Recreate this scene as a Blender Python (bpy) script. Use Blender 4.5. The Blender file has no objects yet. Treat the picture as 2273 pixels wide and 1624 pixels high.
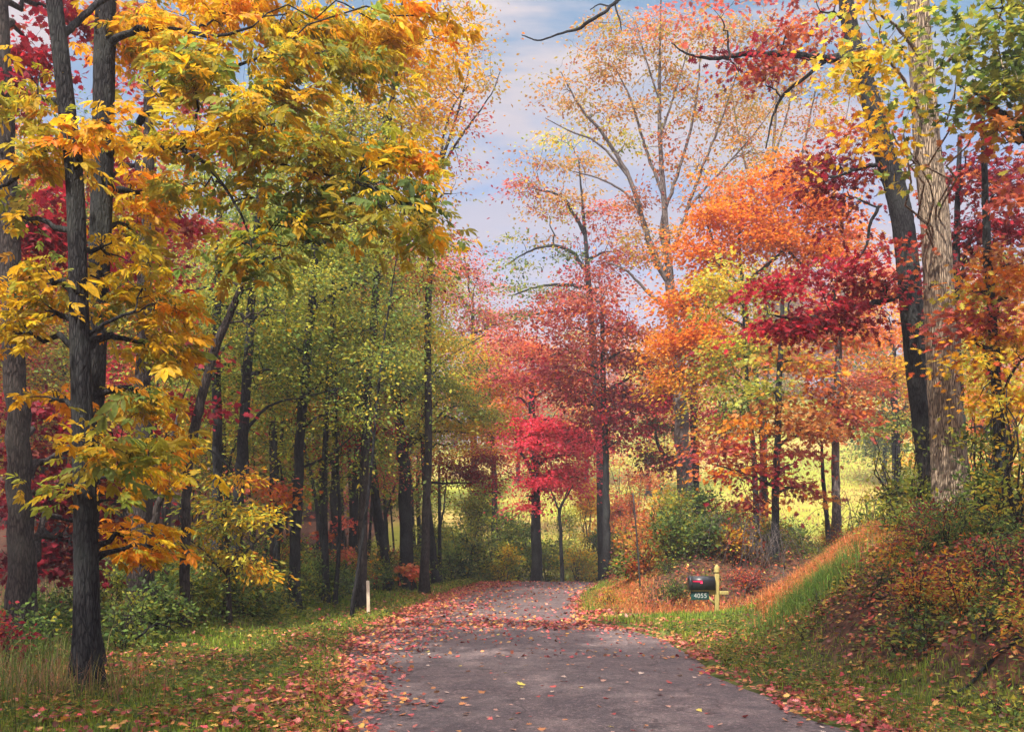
import bpy, math, random
import numpy as np
from mathutils import Vector

rng = np.random.default_rng(7)
sc = bpy.context.scene
COL = sc.collection
PI = math.pi

# ------------------------------------------------------------------ camera frame
F, CU, HV, H = 2210.0, 1136.5, 1180.0, 1.6

def W(u, v, Y):
    return np.array([(u - CU) / F * Y, Y, H + (HV - v) / F * Y])

def ss(a, b, x):
    t = np.clip((np.asarray(x, float) - a) / (b - a), 0, 1)
    return t * t * (3 - 2 * t)

def nrm(a):
    return a / np.maximum(np.linalg.norm(a, axis=-1, keepdims=True), 1e-9)

# value noise -----------------------------------------------------------------
_T = np.random.default_rng(99).random((256, 256))
def vnoise(x, y, s=1.0, o=0):
    x = np.asarray(x, float) / s + 57.3 * o + 1000; y = np.asarray(y, float) / s + 31.7 * o + 1000
    xi = np.floor(x).astype(int); yi = np.floor(y).astype(int)
    fx = x - xi; fy = y - yi
    fx = fx * fx * (3 - 2 * fx); fy = fy * fy * (3 - 2 * fy)
    a = _T[xi % 256, yi % 256]; b = _T[(xi + 1) % 256, yi % 256]
    c = _T[xi % 256, (yi + 1) % 256]; d = _T[(xi + 1) % 256, (yi + 1) % 256]
    return (a * (1 - fx) + b * fx) * (1 - fy) + (c * (1 - fx) + d * fx) * fy

def catmull(P, n):
    P = np.asarray(P, float)
    if len(P) < 3:
        t = np.linspace(0, 1, n)[:, None]
        return P[0] * (1 - t) + P[-1] * t
    Q = np.vstack([2 * P[0] - P[1], P, 2 * P[-1] - P[-2]])
    seg = len(P) - 1
    t = np.linspace(0, seg, n); i = np.minimum(t.astype(int), seg - 1); f = (t - i)[:, None]
    a, b, c, d = Q[i], Q[i + 1], Q[i + 2], Q[i + 3]
    return 0.5 * (2 * b + (c - a) * f + (2 * a - 5 * b + 4 * c - d) * f ** 2 + (3 * b - a - 3 * c + d) * f ** 3)

# ------------------------------------------------------------------ tags
def tag(o, label=None, cat=None, group=None, kind=None):
    if label: o['label'] = label
    if cat: o['category'] = cat
    if group: o['group'] = group
    if kind: o['kind'] = kind
    return o

def empty(name, loc):
    o = bpy.data.objects.new(name, None)
    o.empty_display_size = 0.2
    o.location = [float(c) for c in loc]
    COL.objects.link(o)
    return o

# ------------------------------------------------------------------ mesh helpers
def mesh_np(name, V, faces_flat, counts, mats, tint=None, midx=None, smooth=False):
    me = bpy.data.meshes.new(name)
    V = np.ascontiguousarray(V, np.float32)
    me.vertices.add(len(V)); me.vertices.foreach_set('co', V.ravel())
    me.loops.add(len(faces_flat)); me.loops.foreach_set('vertex_index', np.ascontiguousarray(faces_flat, np.int32))
    counts = np.asarray(counts, np.int32)
    start = np.concatenate([[0], np.cumsum(counts)[:-1]]).astype(np.int32)
    me.polygons.add(len(counts)); me.polygons.foreach_set('loop_start', start)
    if midx is not None: me.polygons.foreach_set('material_index', np.asarray(midx, np.int32))
    if smooth: me.polygons.foreach_set('use_smooth', np.ones(len(counts), bool))
    for m in (mats if isinstance(mats, (list, tuple)) else [mats] if mats else []): me.materials.append(m)
    if tint is not None:
        a = me.attributes.new('leaf_tint', 'FLOAT_COLOR', 'FACE')
        c = np.ones((len(counts), 4), np.float32); c[:, :3] = tint
        a.data.foreach_set('color', c.ravel())
    me.update(calc_edges=True)
    return me

def link(name, me, parent=None):
    o = bpy.data.objects.new(name, me)
    COL.objects.link(o)
    if parent is not None: o.parent = parent
    return o

class MB:
    """collects verts/faces of one mesh"""
    def __init__(s): s.V = []; s.F = []; s.n = 0
    def add(s, V, Fs):
        V = np.asarray(V, float)
        s.V.append(V)
        s.F += [[i + s.n for i in f] for f in Fs]
        s.n += len(V)
    def addq(s, V, Q):
        s.V.append(np.asarray(V, float)); s.F += (np.asarray(Q) + s.n).tolist(); s.n += len(V)
    def box(s, lo, hi):
        x0, y0, z0 = lo; x1, y1, z1 = hi
        s.add([(x0,y0,z0),(x1,y0,z0),(x1,y1,z0),(x0,y1,z0),(x0,y0,z1),(x1,y0,z1),(x1,y1,z1),(x0,y1,z1)],
              [(0,3,2,1),(4,5,6,7),(0,1,5,4),(1,2,6,5),(2,3,7,6),(3,0,4,7)])
    def tube(s, P, R, n=6, cap=True):
        P = np.asarray(P, float); R = np.asarray(R, float); m = len(P)
        T = np.gradient(P, axis=0); T = nrm(T)
        ref = np.array([0.31, 0.95, 0.05]) if abs(T[:, 2]).mean() > 0.6 else np.array([0.05, 0.1, 1.0])
        A = nrm(np.cross(T, ref)); B = np.cross(T, A)
        an = np.linspace(0, 2 * PI, n, endpoint=False)
        RR = R[:, None] if R.ndim == 1 else R
        V = P[:, None, :] + RR[..., None] * (np.cos(an)[None, :, None] * A[:, None, :] + np.sin(an)[None, :, None] * B[:, None, :])
        i = np.arange(m - 1)[:, None] * n; j = np.arange(n)[None, :]; k = (j + 1) % n
        Q = np.stack([i + j, i + k, i + n + k, i + n + j], -1).reshape(-1, 4)
        s.addq(V.reshape(-1, 3), Q)
        if cap:
            s.F.append(list(range(s.n - n, s.n))); s.F.append(list(range(s.n - m * n + n - 1, s.n - m * n - 1, -1)))
    def build(s, name, mat, parent=None, off=None, smooth=True, bevel=0):
        V = np.vstack(s.V)
        if off is not None: V = V - off
        flat = [i for f in s.F for i in f]
        me = mesh_np(name, V, flat, [len(f) for f in s.F], mat, smooth=smooth)
        o = link(name, me, parent)
        if bevel:
            b = o.modifiers.new('bevel', 'BEVEL'); b.width = bevel; b.segments = 2; b.limit_method = 'ANGLE'
        return o

# ------------------------------------------------------------------ materials
def new_mat(name):
    m = bpy.data.materials.new(name); m.use_nodes = True
    nt = m.node_tree; nt.nodes.clear()
    out = nt.nodes.new('ShaderNodeOutputMaterial')
    return m, nt, out

def N(nt, t, **kw):
    n = nt.nodes.new(t)
    for k, v in kw.items(): setattr(n, k, v)
    return n

def ramp(nt, stops, fac=None):
    r = nt.nodes.new('ShaderNodeValToRGB')
    e = r.color_ramp.elements
    while len(e) < len(stops): e.new(0.5)
    for el, (p, c) in zip(e, stops):
        el.position = p; el.color = (*c, 1) if len(c) == 3 else c
    if fac is not None: nt.links.new(fac, r.inputs[0])
    return r

def leaf_material(name='leaf_blade', trans=0.54, rough=0.55):
    m, nt, out = new_mat(name)
    at = N(nt, 'ShaderNodeAttribute', attribute_name='leaf_tint', attribute_type='GEOMETRY')
    tc = N(nt, 'ShaderNodeTexCoord')
    no = N(nt, 'ShaderNodeTexNoise'); no.inputs['Scale'].default_value = 38; no.inputs['Detail'].default_value = 3
    nt.links.new(tc.outputs['Object'], no.inputs['Vector'])
    mr = N(nt, 'ShaderNodeMapRange'); mr.inputs['From Min'].default_value = 0.3; mr.inputs['From Max'].default_value = 0.7
    mr.inputs['To Min'].default_value = 0.72; mr.inputs['To Max'].default_value = 1.2
    nt.links.new(no.outputs['Fac'], mr.inputs['Value'])
    mx = N(nt, 'ShaderNodeVectorMath', operation='SCALE')
    nt.links.new(at.outputs['Color'], mx.inputs[0]); nt.links.new(mr.outputs[0], mx.inputs['Scale'])
    p = N(nt, 'ShaderNodeBsdfPrincipled')
    p.inputs['Roughness'].default_value = rough; p.inputs['Specular IOR Level'].default_value = 0.25
    nt.links.new(mx.outputs[0], p.inputs['Base Color'])
    t = N(nt, 'ShaderNodeBsdfTranslucent')
    nt.links.new(mx.outputs[0], t.inputs['Color'])
    mix = N(nt, 'ShaderNodeMixShader'); mix.inputs[0].default_value = trans
    nt.links.new(p.outputs[0], mix.inputs[1]); nt.links.new(t.outputs[0], mix.inputs[2])
    nt.links.new(mix.outputs[0], out.inputs['Surface'])
    return m

def bark_material(name, c_lo, c_hi, moss=None, sx=9.0, sz=1.6, bump=0.6):
    m, nt, out = new_mat(name)
    tc = N(nt, 'ShaderNodeTexCoord')
    mp = N(nt, 'ShaderNodeMapping'); mp.inputs['Scale'].default_value = (sx, sx, sz)
    nt.links.new(tc.outputs['Object'], mp.inputs['Vector'])
    wn = N(nt, 'ShaderNodeTexNoise'); wn.inputs['Scale'].default_value = 1.3; wn.inputs['Detail'].default_value = 3
    nt.links.new(mp.outputs[0], wn.inputs['Vector'])
    add = N(nt, 'ShaderNodeMixRGB', blend_type='ADD'); add.inputs[0].default_value = 0.9
    nt.links.new(mp.outputs[0], add.inputs[1]); nt.links.new(wn.outputs['Color'], add.inputs[2])
    vo = N(nt, 'ShaderNodeTexVoronoi', feature='DISTANCE_TO_EDGE'); vo.inputs['Scale'].default_value = 1.6
    nt.links.new(add.outputs[0], vo.inputs['Vector'])
    no = N(nt, 'ShaderNodeTexNoise'); no.inputs['Scale'].default_value = 3.2; no.inputs['Detail'].default_value = 6
    nt.links.new(mp.outputs[0], no.inputs['Vector'])
    mul = N(nt, 'ShaderNodeMath', operation='MULTIPLY')
    r0 = ramp(nt, [(0.0, (0, 0, 0)), (0.22, (1, 1, 1))], vo.outputs['Distance'])
    nt.links.new(r0.outputs[0], mul.inputs[0]); nt.links.new(no.outputs['Fac'], mul.inputs[1])
    r1 = ramp(nt, [(0.05, c_lo), (0.62, c_hi)], mul.outputs[0])
    big = N(nt, 'ShaderNodeTexNoise'); big.inputs['Scale'].default_value = 1.7; big.inputs['Detail'].default_value = 5
    nt.links.new(tc.outputs['Object'], big.inputs['Vector'])
    rb = ramp(nt, [(0.48, (0, 0, 0)), (0.66, (1, 1, 1))], big.outputs['Fac'])
    mm = N(nt, 'ShaderNodeMixRGB'); mm.inputs[2].default_value = (*(moss or c_hi), 1)
    mf = N(nt, 'ShaderNodeMath', operation='MULTIPLY'); mf.inputs[1].default_value = 0.55
    nt.links.new(rb.outputs[0], mf.inputs[0]); nt.links.new(mf.outputs[0], mm.inputs[0])
    nt.links.new(r1.outputs[0], mm.inputs[1])
    p = N(nt, 'ShaderNodeBsdfPrincipled'); p.inputs['Roughness'].default_value = 0.9; p.inputs['Specular IOR Level'].default_value = 0.15
    nt.links.new(mm.outputs[0], p.inputs['Base Color'])
    b = N(nt, 'ShaderNodeBump'); b.inputs['Strength'].default_value = bump; b.inputs['Distance'].default_value = 0.03
    nt.links.new(mul.outputs[0], b.inputs['Height']); nt.links.new(b.outputs[0], p.inputs['Normal'])
    nt.links.new(p.outputs[0], out.inputs['Surface'])
    return m

def plain(name, col, rough=0.6, var=0.25, scale=20, metallic=0.0, spec=0.4, bump=0.0, stretch=(1, 1, 1)):
    m, nt, out = new_mat(name)
    tc = N(nt, 'ShaderNodeTexCoord')
    mp = N(nt, 'ShaderNodeMapping'); mp.inputs['Scale'].default_value = stretch
    nt.links.new(tc.outputs['Object'], mp.inputs['Vector'])
    no = N(nt, 'ShaderNodeTexNoise'); no.inputs['Scale'].default_value = scale; no.inputs['Detail'].default_value = 5
    nt.links.new(mp.outputs[0], no.inputs['Vector'])
    r = ramp(nt, [(0.3, tuple(c * (1 - var) for c in col)), (0.7, tuple(min(1, c * (1 + var)) for c in col))], no.outputs['Fac'])
    p = N(nt, 'ShaderNodeBsdfPrincipled'); p.inputs['Roughness'].default_value = rough; p.inputs['Metallic'].default_value = metallic
    p.inputs['Specular IOR Level'].default_value = spec
    nt.links.new(r.outputs[0], p.inputs['Base Color'])
    if bump:
        b = N(nt, 'ShaderNodeBump'); b.inputs['Strength'].default_value = bump; b.inputs['Distance'].default_value = 0.01
        nt.links.new(no.outputs['Fac'], b.inputs['Height']); nt.links.new(b.outputs[0], p.inputs['Normal'])
    nt.links.new(p.outputs[0], out.inputs['Surface'])
    return m

LEAF = leaf_material()
LITTER = leaf_material('dry_leaf', trans=0.15, rough=0.7)
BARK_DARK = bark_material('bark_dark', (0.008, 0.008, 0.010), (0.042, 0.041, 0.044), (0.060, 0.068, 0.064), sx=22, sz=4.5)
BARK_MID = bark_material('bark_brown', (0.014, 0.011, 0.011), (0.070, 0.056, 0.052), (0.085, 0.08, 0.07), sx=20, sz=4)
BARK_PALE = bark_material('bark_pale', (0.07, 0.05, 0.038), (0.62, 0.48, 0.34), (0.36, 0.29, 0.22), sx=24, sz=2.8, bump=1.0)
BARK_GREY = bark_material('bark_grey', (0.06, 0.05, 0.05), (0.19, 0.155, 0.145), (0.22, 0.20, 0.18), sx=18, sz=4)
BARKS = dict(dark=BARK_DARK, mid=BARK_MID, pale=BARK_PALE, grey=BARK_GREY)

# ------------------------------------------------------------------ palettes (linear base colours)
GOLD = (.74, .45, .018); AMBER = (.78, .32, .018); ORANGE = (.78, .215, .016); OLIVE = (.36, .32, .030)
LEAFG = (.19, .28, .060); DEEPG = (.045, .085, .022); LIME = (.54, .54, .07); CRIM = (.34, .016, .036)
SCAR = (.72, .040, .060); PINK = (.92, .09, .16); MAROON = (.15, .016, .028); RUST = (.40, .10, .035)
TAN = (.60, .29, .070); ROSE = (.55, .14, .12); STRAW = (.55, .38, .13); BROWN = (.17, .085, .045); CORAL = (.72, .17, .09)
PAL = {
 'hick': [(6, GOLD), (.7, AMBER), (.2, ORANGE), (4.2, OLIVE), (2, LEAFG)],
 'hickorange': [(2.8, AMBER), (1.0, ORANGE), (5, GOLD), (1.6, OLIVE)],
 'hickmid': [(3.4, OLIVE), (2.6, GOLD), (2.4, LEAFG), (.3, AMBER)],
 'hickshade': [(2.5, DEEPG), (4, LEAFG), (2.4, OLIVE), (1, GOLD)],  # dark green leaves, with canopy underside shade put into the tint
 'lime': [(3.2, LIME), (1.6, OLIVE), (4, LEAFG), (.4, GOLD)],
 'green': [(3, LEAFG), (2, OLIVE), (2, DEEPG), (.6, LIME)],
 'dkgreen': [(4, DEEPG), (3, LEAFG), (.8, OLIVE)],
 'yelgreen': [(3, LIME), (3, GOLD), (1, LEAFG)],
 'gold': [(4, GOLD), (2, AMBER), (1, LIME)],
 'orange': [(5, ORANGE), (4, AMBER), (1, CORAL)],
 'rust': [(3, RUST), (2, TAN), (1, ORANGE), (1, MAROON)],
 'tanolive': [(3, TAN), (2, OLIVE), (2, STRAW), (1.2, RUST), (1, AMBER)],
 'tan': [(3, TAN), (2, RUST), (1.5, STRAW), (1.3, CORAL)],
 'crimson': [(5, CRIM), (2, SCAR), (1.5, MAROON)],
 'scarlet': [(5, PINK), (4, SCAR), (.7, CRIM)],
 'maroon': [(4, MAROON), (3, CRIM), (1, RUST)],
 'rose': [(4, ROSE), (2, CORAL), (1.5, CRIM), (1, TAN)],
 'redrust': [(3, CRIM), (3, RUST), (2, ROSE), (1, ORANGE)],
 'mixed': [(2, OLIVE), (2, RUST), (1.5, LIME), (1.5, AMBER), (1, CRIM)],
 'coral': [(4, CORAL), (2, ORANGE), (2, STRAW)],
}
def pick(pal, n, jit=0.16):
    P = PAL[pal]; w = np.array([a for a, _ in P], float); C = np.array([c for _, c in P])
    c = C[rng.choice(len(P), n, p=w / w.sum())]
    c2 = C[rng.choice(len(P), n, p=w / w.sum())]
    t = rng.random((n, 1)) * 0.5
    return c * (1 - t) + c2 * t

def jitter(c, s=0.2):
    n = len(c)
    c = c * np.exp(rng.normal(0, s, (n, 1))) * np.exp(rng.normal(0, s * 0.35, (n, 3)))
    return np.clip(c, 0.004, 0.92)

# ------------------------------------------------------------------ leaf templates (x along leaf, y across, z fold)
def T_simple():
    return np.array([(0, 0, 0), (.45, .30, .05), (1, 0, 0), (.45, -.30, .05)]), [(0, 1, 2, 3)]
def T_leaflet():
    return np.array([(0, 0, 0), (.30, .17, .06), (.68, .17, .05), (1, 0, -.05), (.68, -.17, .05), (.30, -.17, .06)]), [(0, 3, 2, 1), (0, 5, 4, 3)]
def T_maple():
    h = [(0, 0), (.10, .10), (.02, .36), (.22, .27), (.34, .56), (.46, .30), (.62, .40), (.66, .18), (1, 0)]
    P = h + [(x, -y) for x, y in h[-2:0:-1]]
    V = [(x, y, .10 * abs(y)) for x, y in P]
    n = len(P)
    return np.array(V), [tuple(range(0, 9)), tuple([0] + list(range(8, n)))]
def T_oak():
    h = [(0, 0), (.18, .06), (.20, .30), (.34, .10), (.46, .40), (.56, .11), (.74, .30), (.78, .08), (1, 0)]
    P = h + [(x, -y) for x, y in h[-2:0:-1]]
    V = [(x, y, .15 * abs(y)) for x, y in P]
    n = len(P)
    return np.array(V), [tuple(range(0, 9)), tuple([0] + list(range(8, n)))]
TPL = dict(simple=T_simple(), leaflet=T_leaflet(), maple=T_maple(), oak=T_oak())
FILL = dict(simple=.30, leaflet=.23, maple=.42, oak=.27)

def leaves(C, A, Nn, S, tint, tpl):
    """leaf polygons: centres C, axis A, normal Nn, size S"""
    V0, Fs = TPL[tpl]; n = len(C)
    A = nrm(A); Nn = nrm(Nn - (Nn * A).sum(1, keepdims=True) * A); B = np.cross(Nn, A)
    V = (C[:, None, :] + S[:, None, None] * (V0[None, :, 0:1] * A[:, None, :] + V0[None, :, 1:2] * B[:, None, :] + V0[None, :, 2:3] * Nn[:, None, :]))
    k = len(V0)
    flat = np.concatenate([np.array(f) for f in Fs]); cnt = np.array([len(f) for f in Fs])
    idx = (np.arange(n)[:, None] * k + flat[None, :]).ravel()
    return V.reshape(-1, 3), idx, np.tile(cnt, n), np.repeat(tint, len(Fs), axis=0)

def join_leaves(parts):
    V, I, Cn, T = [], [], [], []; o = 0
    for v, i, c, t in parts:
        V.append(v); I.append(i + o); Cn.append(c); T.append(t); o += len(v)
    return np.vstack(V), np.concatenate(I), np.concatenate(Cn), np.vstack(T)

def spray_leaves(tips, out, tcol, per, rs, size, tpl, flat=0.38, droop=0.35):
    n = len(tips) * per
    i = np.repeat(np.arange(len(tips)), per)
    sc_ = rs * np.exp(rng.normal(0, .3, (len(tips), 1)))[i]
    off = rng.normal(0, 1, (n, 3)) * np.array([.62, .62, .62 * flat]) * sc_
    off[:, 2] -= 0.25 * (off[:, 0] ** 2 + off[:, 1] ** 2) / np.maximum(sc_[:, 0], .05)
    C = tips[i] + off
    ax = nrm(off * np.array([1, 1, .4])) + out[i] * .5 + rng.normal(0, .55, (n, 3)); ax[:, 2] -= droop
    nn = rng.normal(0, .55, (n, 3)); nn[:, 2] += 1.0
    S = size * np.exp(rng.normal(0, .22, n))
    tint = jitter(tcol[i], .17)
    return leaves(C, ax, nn, S, tint, tpl)

def hickory_leaves(tips, out, tcol, per, rs, size):
    """compound leaves: a rachis with seven leaflets"""
    parts = []
    n = len(tips) * per
    i = np.repeat(np.arange(len(tips)), per)
    base = tips[i] + rng.normal(0, 1, (n, 3)) * np.array([.5, .5, .30]) * rs
    a = rng.normal(0, .8, (n, 3)) + out[i] * .8; a[:, 2] = a[:, 2] * .4 - .28; a = nrm(a)
    nn = rng.normal(0, .35, (n, 3)); nn[:, 2] += 1
    nn = nrm(nn - (nn * a).sum(1, keepdims=True) * a); b = np.cross(nn, a)
    S = size * np.exp(rng.normal(0, .30, n)); col = jitter(tcol[i], .16)
    for (t, ang, k) in ((1.0, 0, 1.1), (.95, .75, 1.0), (.95, -.75, 1.0), (.55, 1.05, .85), (.55, -1.05, .85), (.2, 1.2, .6), (.2, -1.2, .6)):
        an = ang + rng.normal(0, .14, n)
        ax = np.cos(an)[:, None] * a + np.sin(an)[:, None] * b
        ax[:, 2] -= .10 + rng.random(n) * .55
        C = base + a * (t * .95 * S)[:, None]
        m = rng.normal(0, .42, (n, 3)) + nn
        parts.append(leaves(C, ax, m, S * k * np.exp(rng.normal(0, .12, n)), jitter(col, .09), 'leaflet'))
    return join_leaves(parts)

# ------------------------------------------------------------------ terrain
LE = catmull([(.9,-14),(.1,0),(-.75,4),(-1.36,8),(-1.95,11),(-2.42,14.5),(-2.5,16.4),(-2.3,18.4),(-1.85,22.8),(-1.1,28),(-.5,31.5),(.5,34.6),(2.3,36.6),(6,37.4),(14,37),(34,35)], 110)
RE = catmull([(6.0,-14),(4.2,0),(3.6,4),(2.95,8),(2.64,10),(2.48,11.8),(2.46,14.6),(2.15,16.4),(1.3,17.8),(1.36,20.2),(1.75,23.8),(2.3,27.4),(2.85,30.2),(3.7,32.1),(6,33.1),(14,33),(34,31)], 110)
LE[:, 0] += (vnoise(LE[:, 1], LE[:, 0], .9, 3) - .5) * .22
RE[:, 0] += (vnoise(RE[:, 1], RE[:, 0], .9, 4) - .5) * .22
POLY = np.vstack([LE, RE[::-1]])

def pip(x, y):
    ins = np.zeros(len(x), bool); n = len(POLY)
    for i in range(n):
        x0, y0 = POLY[i]; x1, y1 = POLY[(i + 1) % n]
        if y0 == y1: continue
        c = ((y0 > y) != (y1 > y)) & (x < (x1 - x0) * (y - y0) / (y1 - y0) + x0)
        ins ^= c
    return ins

def dpoly(x, y, E):
    d = np.full(len(x), 1e9)
    for a, b in zip(E[:-1], E[1:]):
        v = b - a; L = v @ v
        t = np.clip(((x - a[0]) * v[0] + (y - a[1]) * v[1]) / L, 0, 1)
        d = np.minimum(d, np.hypot(x - a[0] - t * v[0], y - a[1] - t * v[1]))
    return d

def rz(x, y):
    return 0.12 * ss(16, 28, y) - 0.75 * ss(29.2, 34, y)

def terrain(x, y):
    x = np.atleast_1d(np.asarray(x, float)); y = np.atleast_1d(np.asarray(y, float))
    ins = pip(x, y); dl = dpoly(x, y, LE); dr = dpoly(x, y, RE)
    left = (dl < dr) & ~ins; right = ~left & ~ins
    r0 = rz(x, y)
    # left verge and outer side of the bend
    k = ss(.2, 4.5, dl)
    zl = r0 * (1 - k) + k * (.06 + .42 * ss(1.5, 8, dl) * ss(9, 26, y)) - .10 * np.exp(-((dl - 1.4) / .8) ** 2) * ss(9, 14, y)
    zl += np.maximum(0, y - 42) * .18 * (.8 + .45 * ss(0, 25, x)) * (1 - ss(118, 190, y) * .35)
    # right bank, drive, mound
    ds = dr - .65 * ss(12.8, 15.8, y)
    b1 = (1.27 * ss(.45, 3.0, ds) + .045 * np.maximum(ds - 3.1, 0)) * (1 - ss(16.3, 17.9, y - .10 * np.maximum(x - 4, 0)))
    dv = (.04 + .035 * dr) * ss(14.6, 17.2, y)
    b2 = (1.05 * ss(.15, 2.3, dr) + .012 * np.clip(dr - 2.3, 0, 9)) * ss(18.9, 21.6, y)
    zr = r0 * (1 - ss(.2, 2.2, dr)) + b1 + np.maximum(dv * (1 - ss(20, 22, y)), 0) + b2
    z = np.where(left, zl, np.where(right, zr, r0 - .05))
    dd = np.where(left, dl, dr)
    n = (vnoise(x, y, 1.1, 1) - .5) * (.16 + .32 * right * (y < 17) * ss(.8, 2, dr)) + (vnoise(x, y, .35, 2) - .5) * .06
    z = z + np.where(ins, 0, n * ss(.1, 1.2, dd)) + np.where(y > 60, (vnoise(x, y, 16, 6) - .5) * 1.6 * ss(60, 90, y), 0)
    return z, ins, left, dd

def gz(x, y): return float(terrain(x, y)[0][0])

def axis(segs):
    out = []
    for a, b, s in segs: out.append(np.arange(a, b, s))
    return np.unique(np.round(np.concatenate(out), 4))
gx = axis([(-1600, -200, 200), (-200, -60, 20), (-60, -14, 1.5), (-14, -7, .4), (-7, 8, .14), (8, 14, .35), (14, 60, 1.2), (60, 200, 14), (200, 1601, 200)])
gy = axis([(-400, -40, 60), (-40, -6, 2), (-6, 5, .4), (5, 24, .14), (24, 40, .22), (40, 62, .8), (62, 140, 2), (140, 260, 12), (260, 2600, 260)])
XX, YY = np.meshgrid(gx, gy)
ZZ, INS, LEFT, DD = terrain(XX.ravel(), YY.ravel())
xf, yf = XX.ravel(), YY.ravel()
nx, ny = len(gx), len(gy)
q = (np.arange(ny - 1)[:, None] * nx + np.arange(nx - 1)[None, :]).ravel()
quads = np.stack([q, q + 1, q + nx + 1, q + nx], 1).ravel()

def ground_material():
    m, nt, out = new_mat('ground_cover')
    at = N(nt, 'ShaderNodeAttribute', attribute_name='cover', attribute_type='GEOMETRY')
    sp = N(nt, 'ShaderNodeSeparateColor'); nt.links.new(at.outputs['Color'], sp.inputs[0])
    tc = N(nt, 'ShaderNodeTexCoord')
    def noise(s, d=6):
        n = N(nt, 'ShaderNodeTexNoise'); n.inputs['Scale'].default_value = s; n.inputs['Detail'].default_value = d
        nt.links.new(tc.outputs['Object'], n.inputs['Vector']); return n.outputs['Fac']
    n1, n2, n3 = noise(9), noise(1.3), noise(.12, 8)
    soil = ramp(nt, [(.3, (.030, .018, .014)), (.5, (.085, .045, .030)), (.62, (.15, .060, .035)), (.75, (.22, .11, .05))], n1)
    grass = ramp(nt, [(.3, (.035, .055, .014)), (.55, (.10, .14, .030)), (.75, (.20, .22, .05))], n1)
    fld = ramp(nt, [(.32, (.24, .29, .035)), (.5, (.34, .34, .05)), (.62, (.42, .32, .09)), (.75, (.48, .28, .12))], n3)
    fl2 = N(nt, 'ShaderNodeMixRGB', blend_type='MULTIPLY'); fl2.inputs[0].default_value = .7
    fr = ramp(nt, [(.3, (.55, .55, .5)), (.65, (1, 1, 1))], n2)
    nt.links.new(fld.outputs[0], fl2.inputs[1]); nt.links.new(fr.outputs[0], fl2.inputs[2])
    a = N(nt, 'ShaderNodeMixRGB'); nt.links.new(sp.outputs[0], a.inputs[0]); nt.links.new(soil.outputs[0], a.inputs[1]); nt.links.new(grass.outputs[0], a.inputs[2])
    b = N(nt, 'ShaderNodeMixRGB'); nt.links.new(sp.outputs[2], b.inputs[0]); nt.links.new(a.outputs[0], b.inputs[1]); nt.links.new(fl2.outputs[0], b.inputs[2])
    p = N(nt, 'ShaderNodeBsdfPrincipled'); p.inputs['Roughness'].default_value = .95; p.inputs['Specular IOR Level'].default_value = .1
    nt.links.new(b.outputs[0], p.inputs['Base Color'])
    bp = N(nt, 'ShaderNodeBump'); bp.inputs['Strength'].default_value = .6; bp.inputs['Distance'].default_value = .04
    nt.links.new(n1, bp.inputs['Height']); nt.links.new(bp.outputs[0], p.inputs['Normal'])
    nt.links.new(p.outputs[0], out.inputs['Surface'])
    return m

def grassiness(x, y, left, dd):
    n = vnoise(x, y, 1.6, 8)
    gl = np.where(left, 1 - ss(2.2, 4.6, dd), 0)
    gr = np.where(~left, np.maximum(1 - ss(.6, 1.3, dd), ss(14.6, 16, y) * (1 - ss(18, 19.4, y))), 0)
    return np.clip((gl + gr) * (.35 + n), 0, 1)
field = np.where((yf > 38) & ((xf > -6 - (yf - 38) * .06)), ss(39, 43, yf), 0)
cov = np.zeros((len(xf), 4), np.float32); cov[:, 3] = 1
cov[:, 0] = grassiness(xf, yf, LEFT, DD); cov[:, 2] = field
me = mesh_np('ground', np.stack([xf, yf, ZZ], 1), quads, np.full(len(q), 4), ground_material(), smooth=True)
ca = me.attributes.new('cover', 'FLOAT_COLOR', 'POINT'); ca.data.foreach_set('color', cov.ravel())
tag(link('ground', me), kind='structure')

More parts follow.
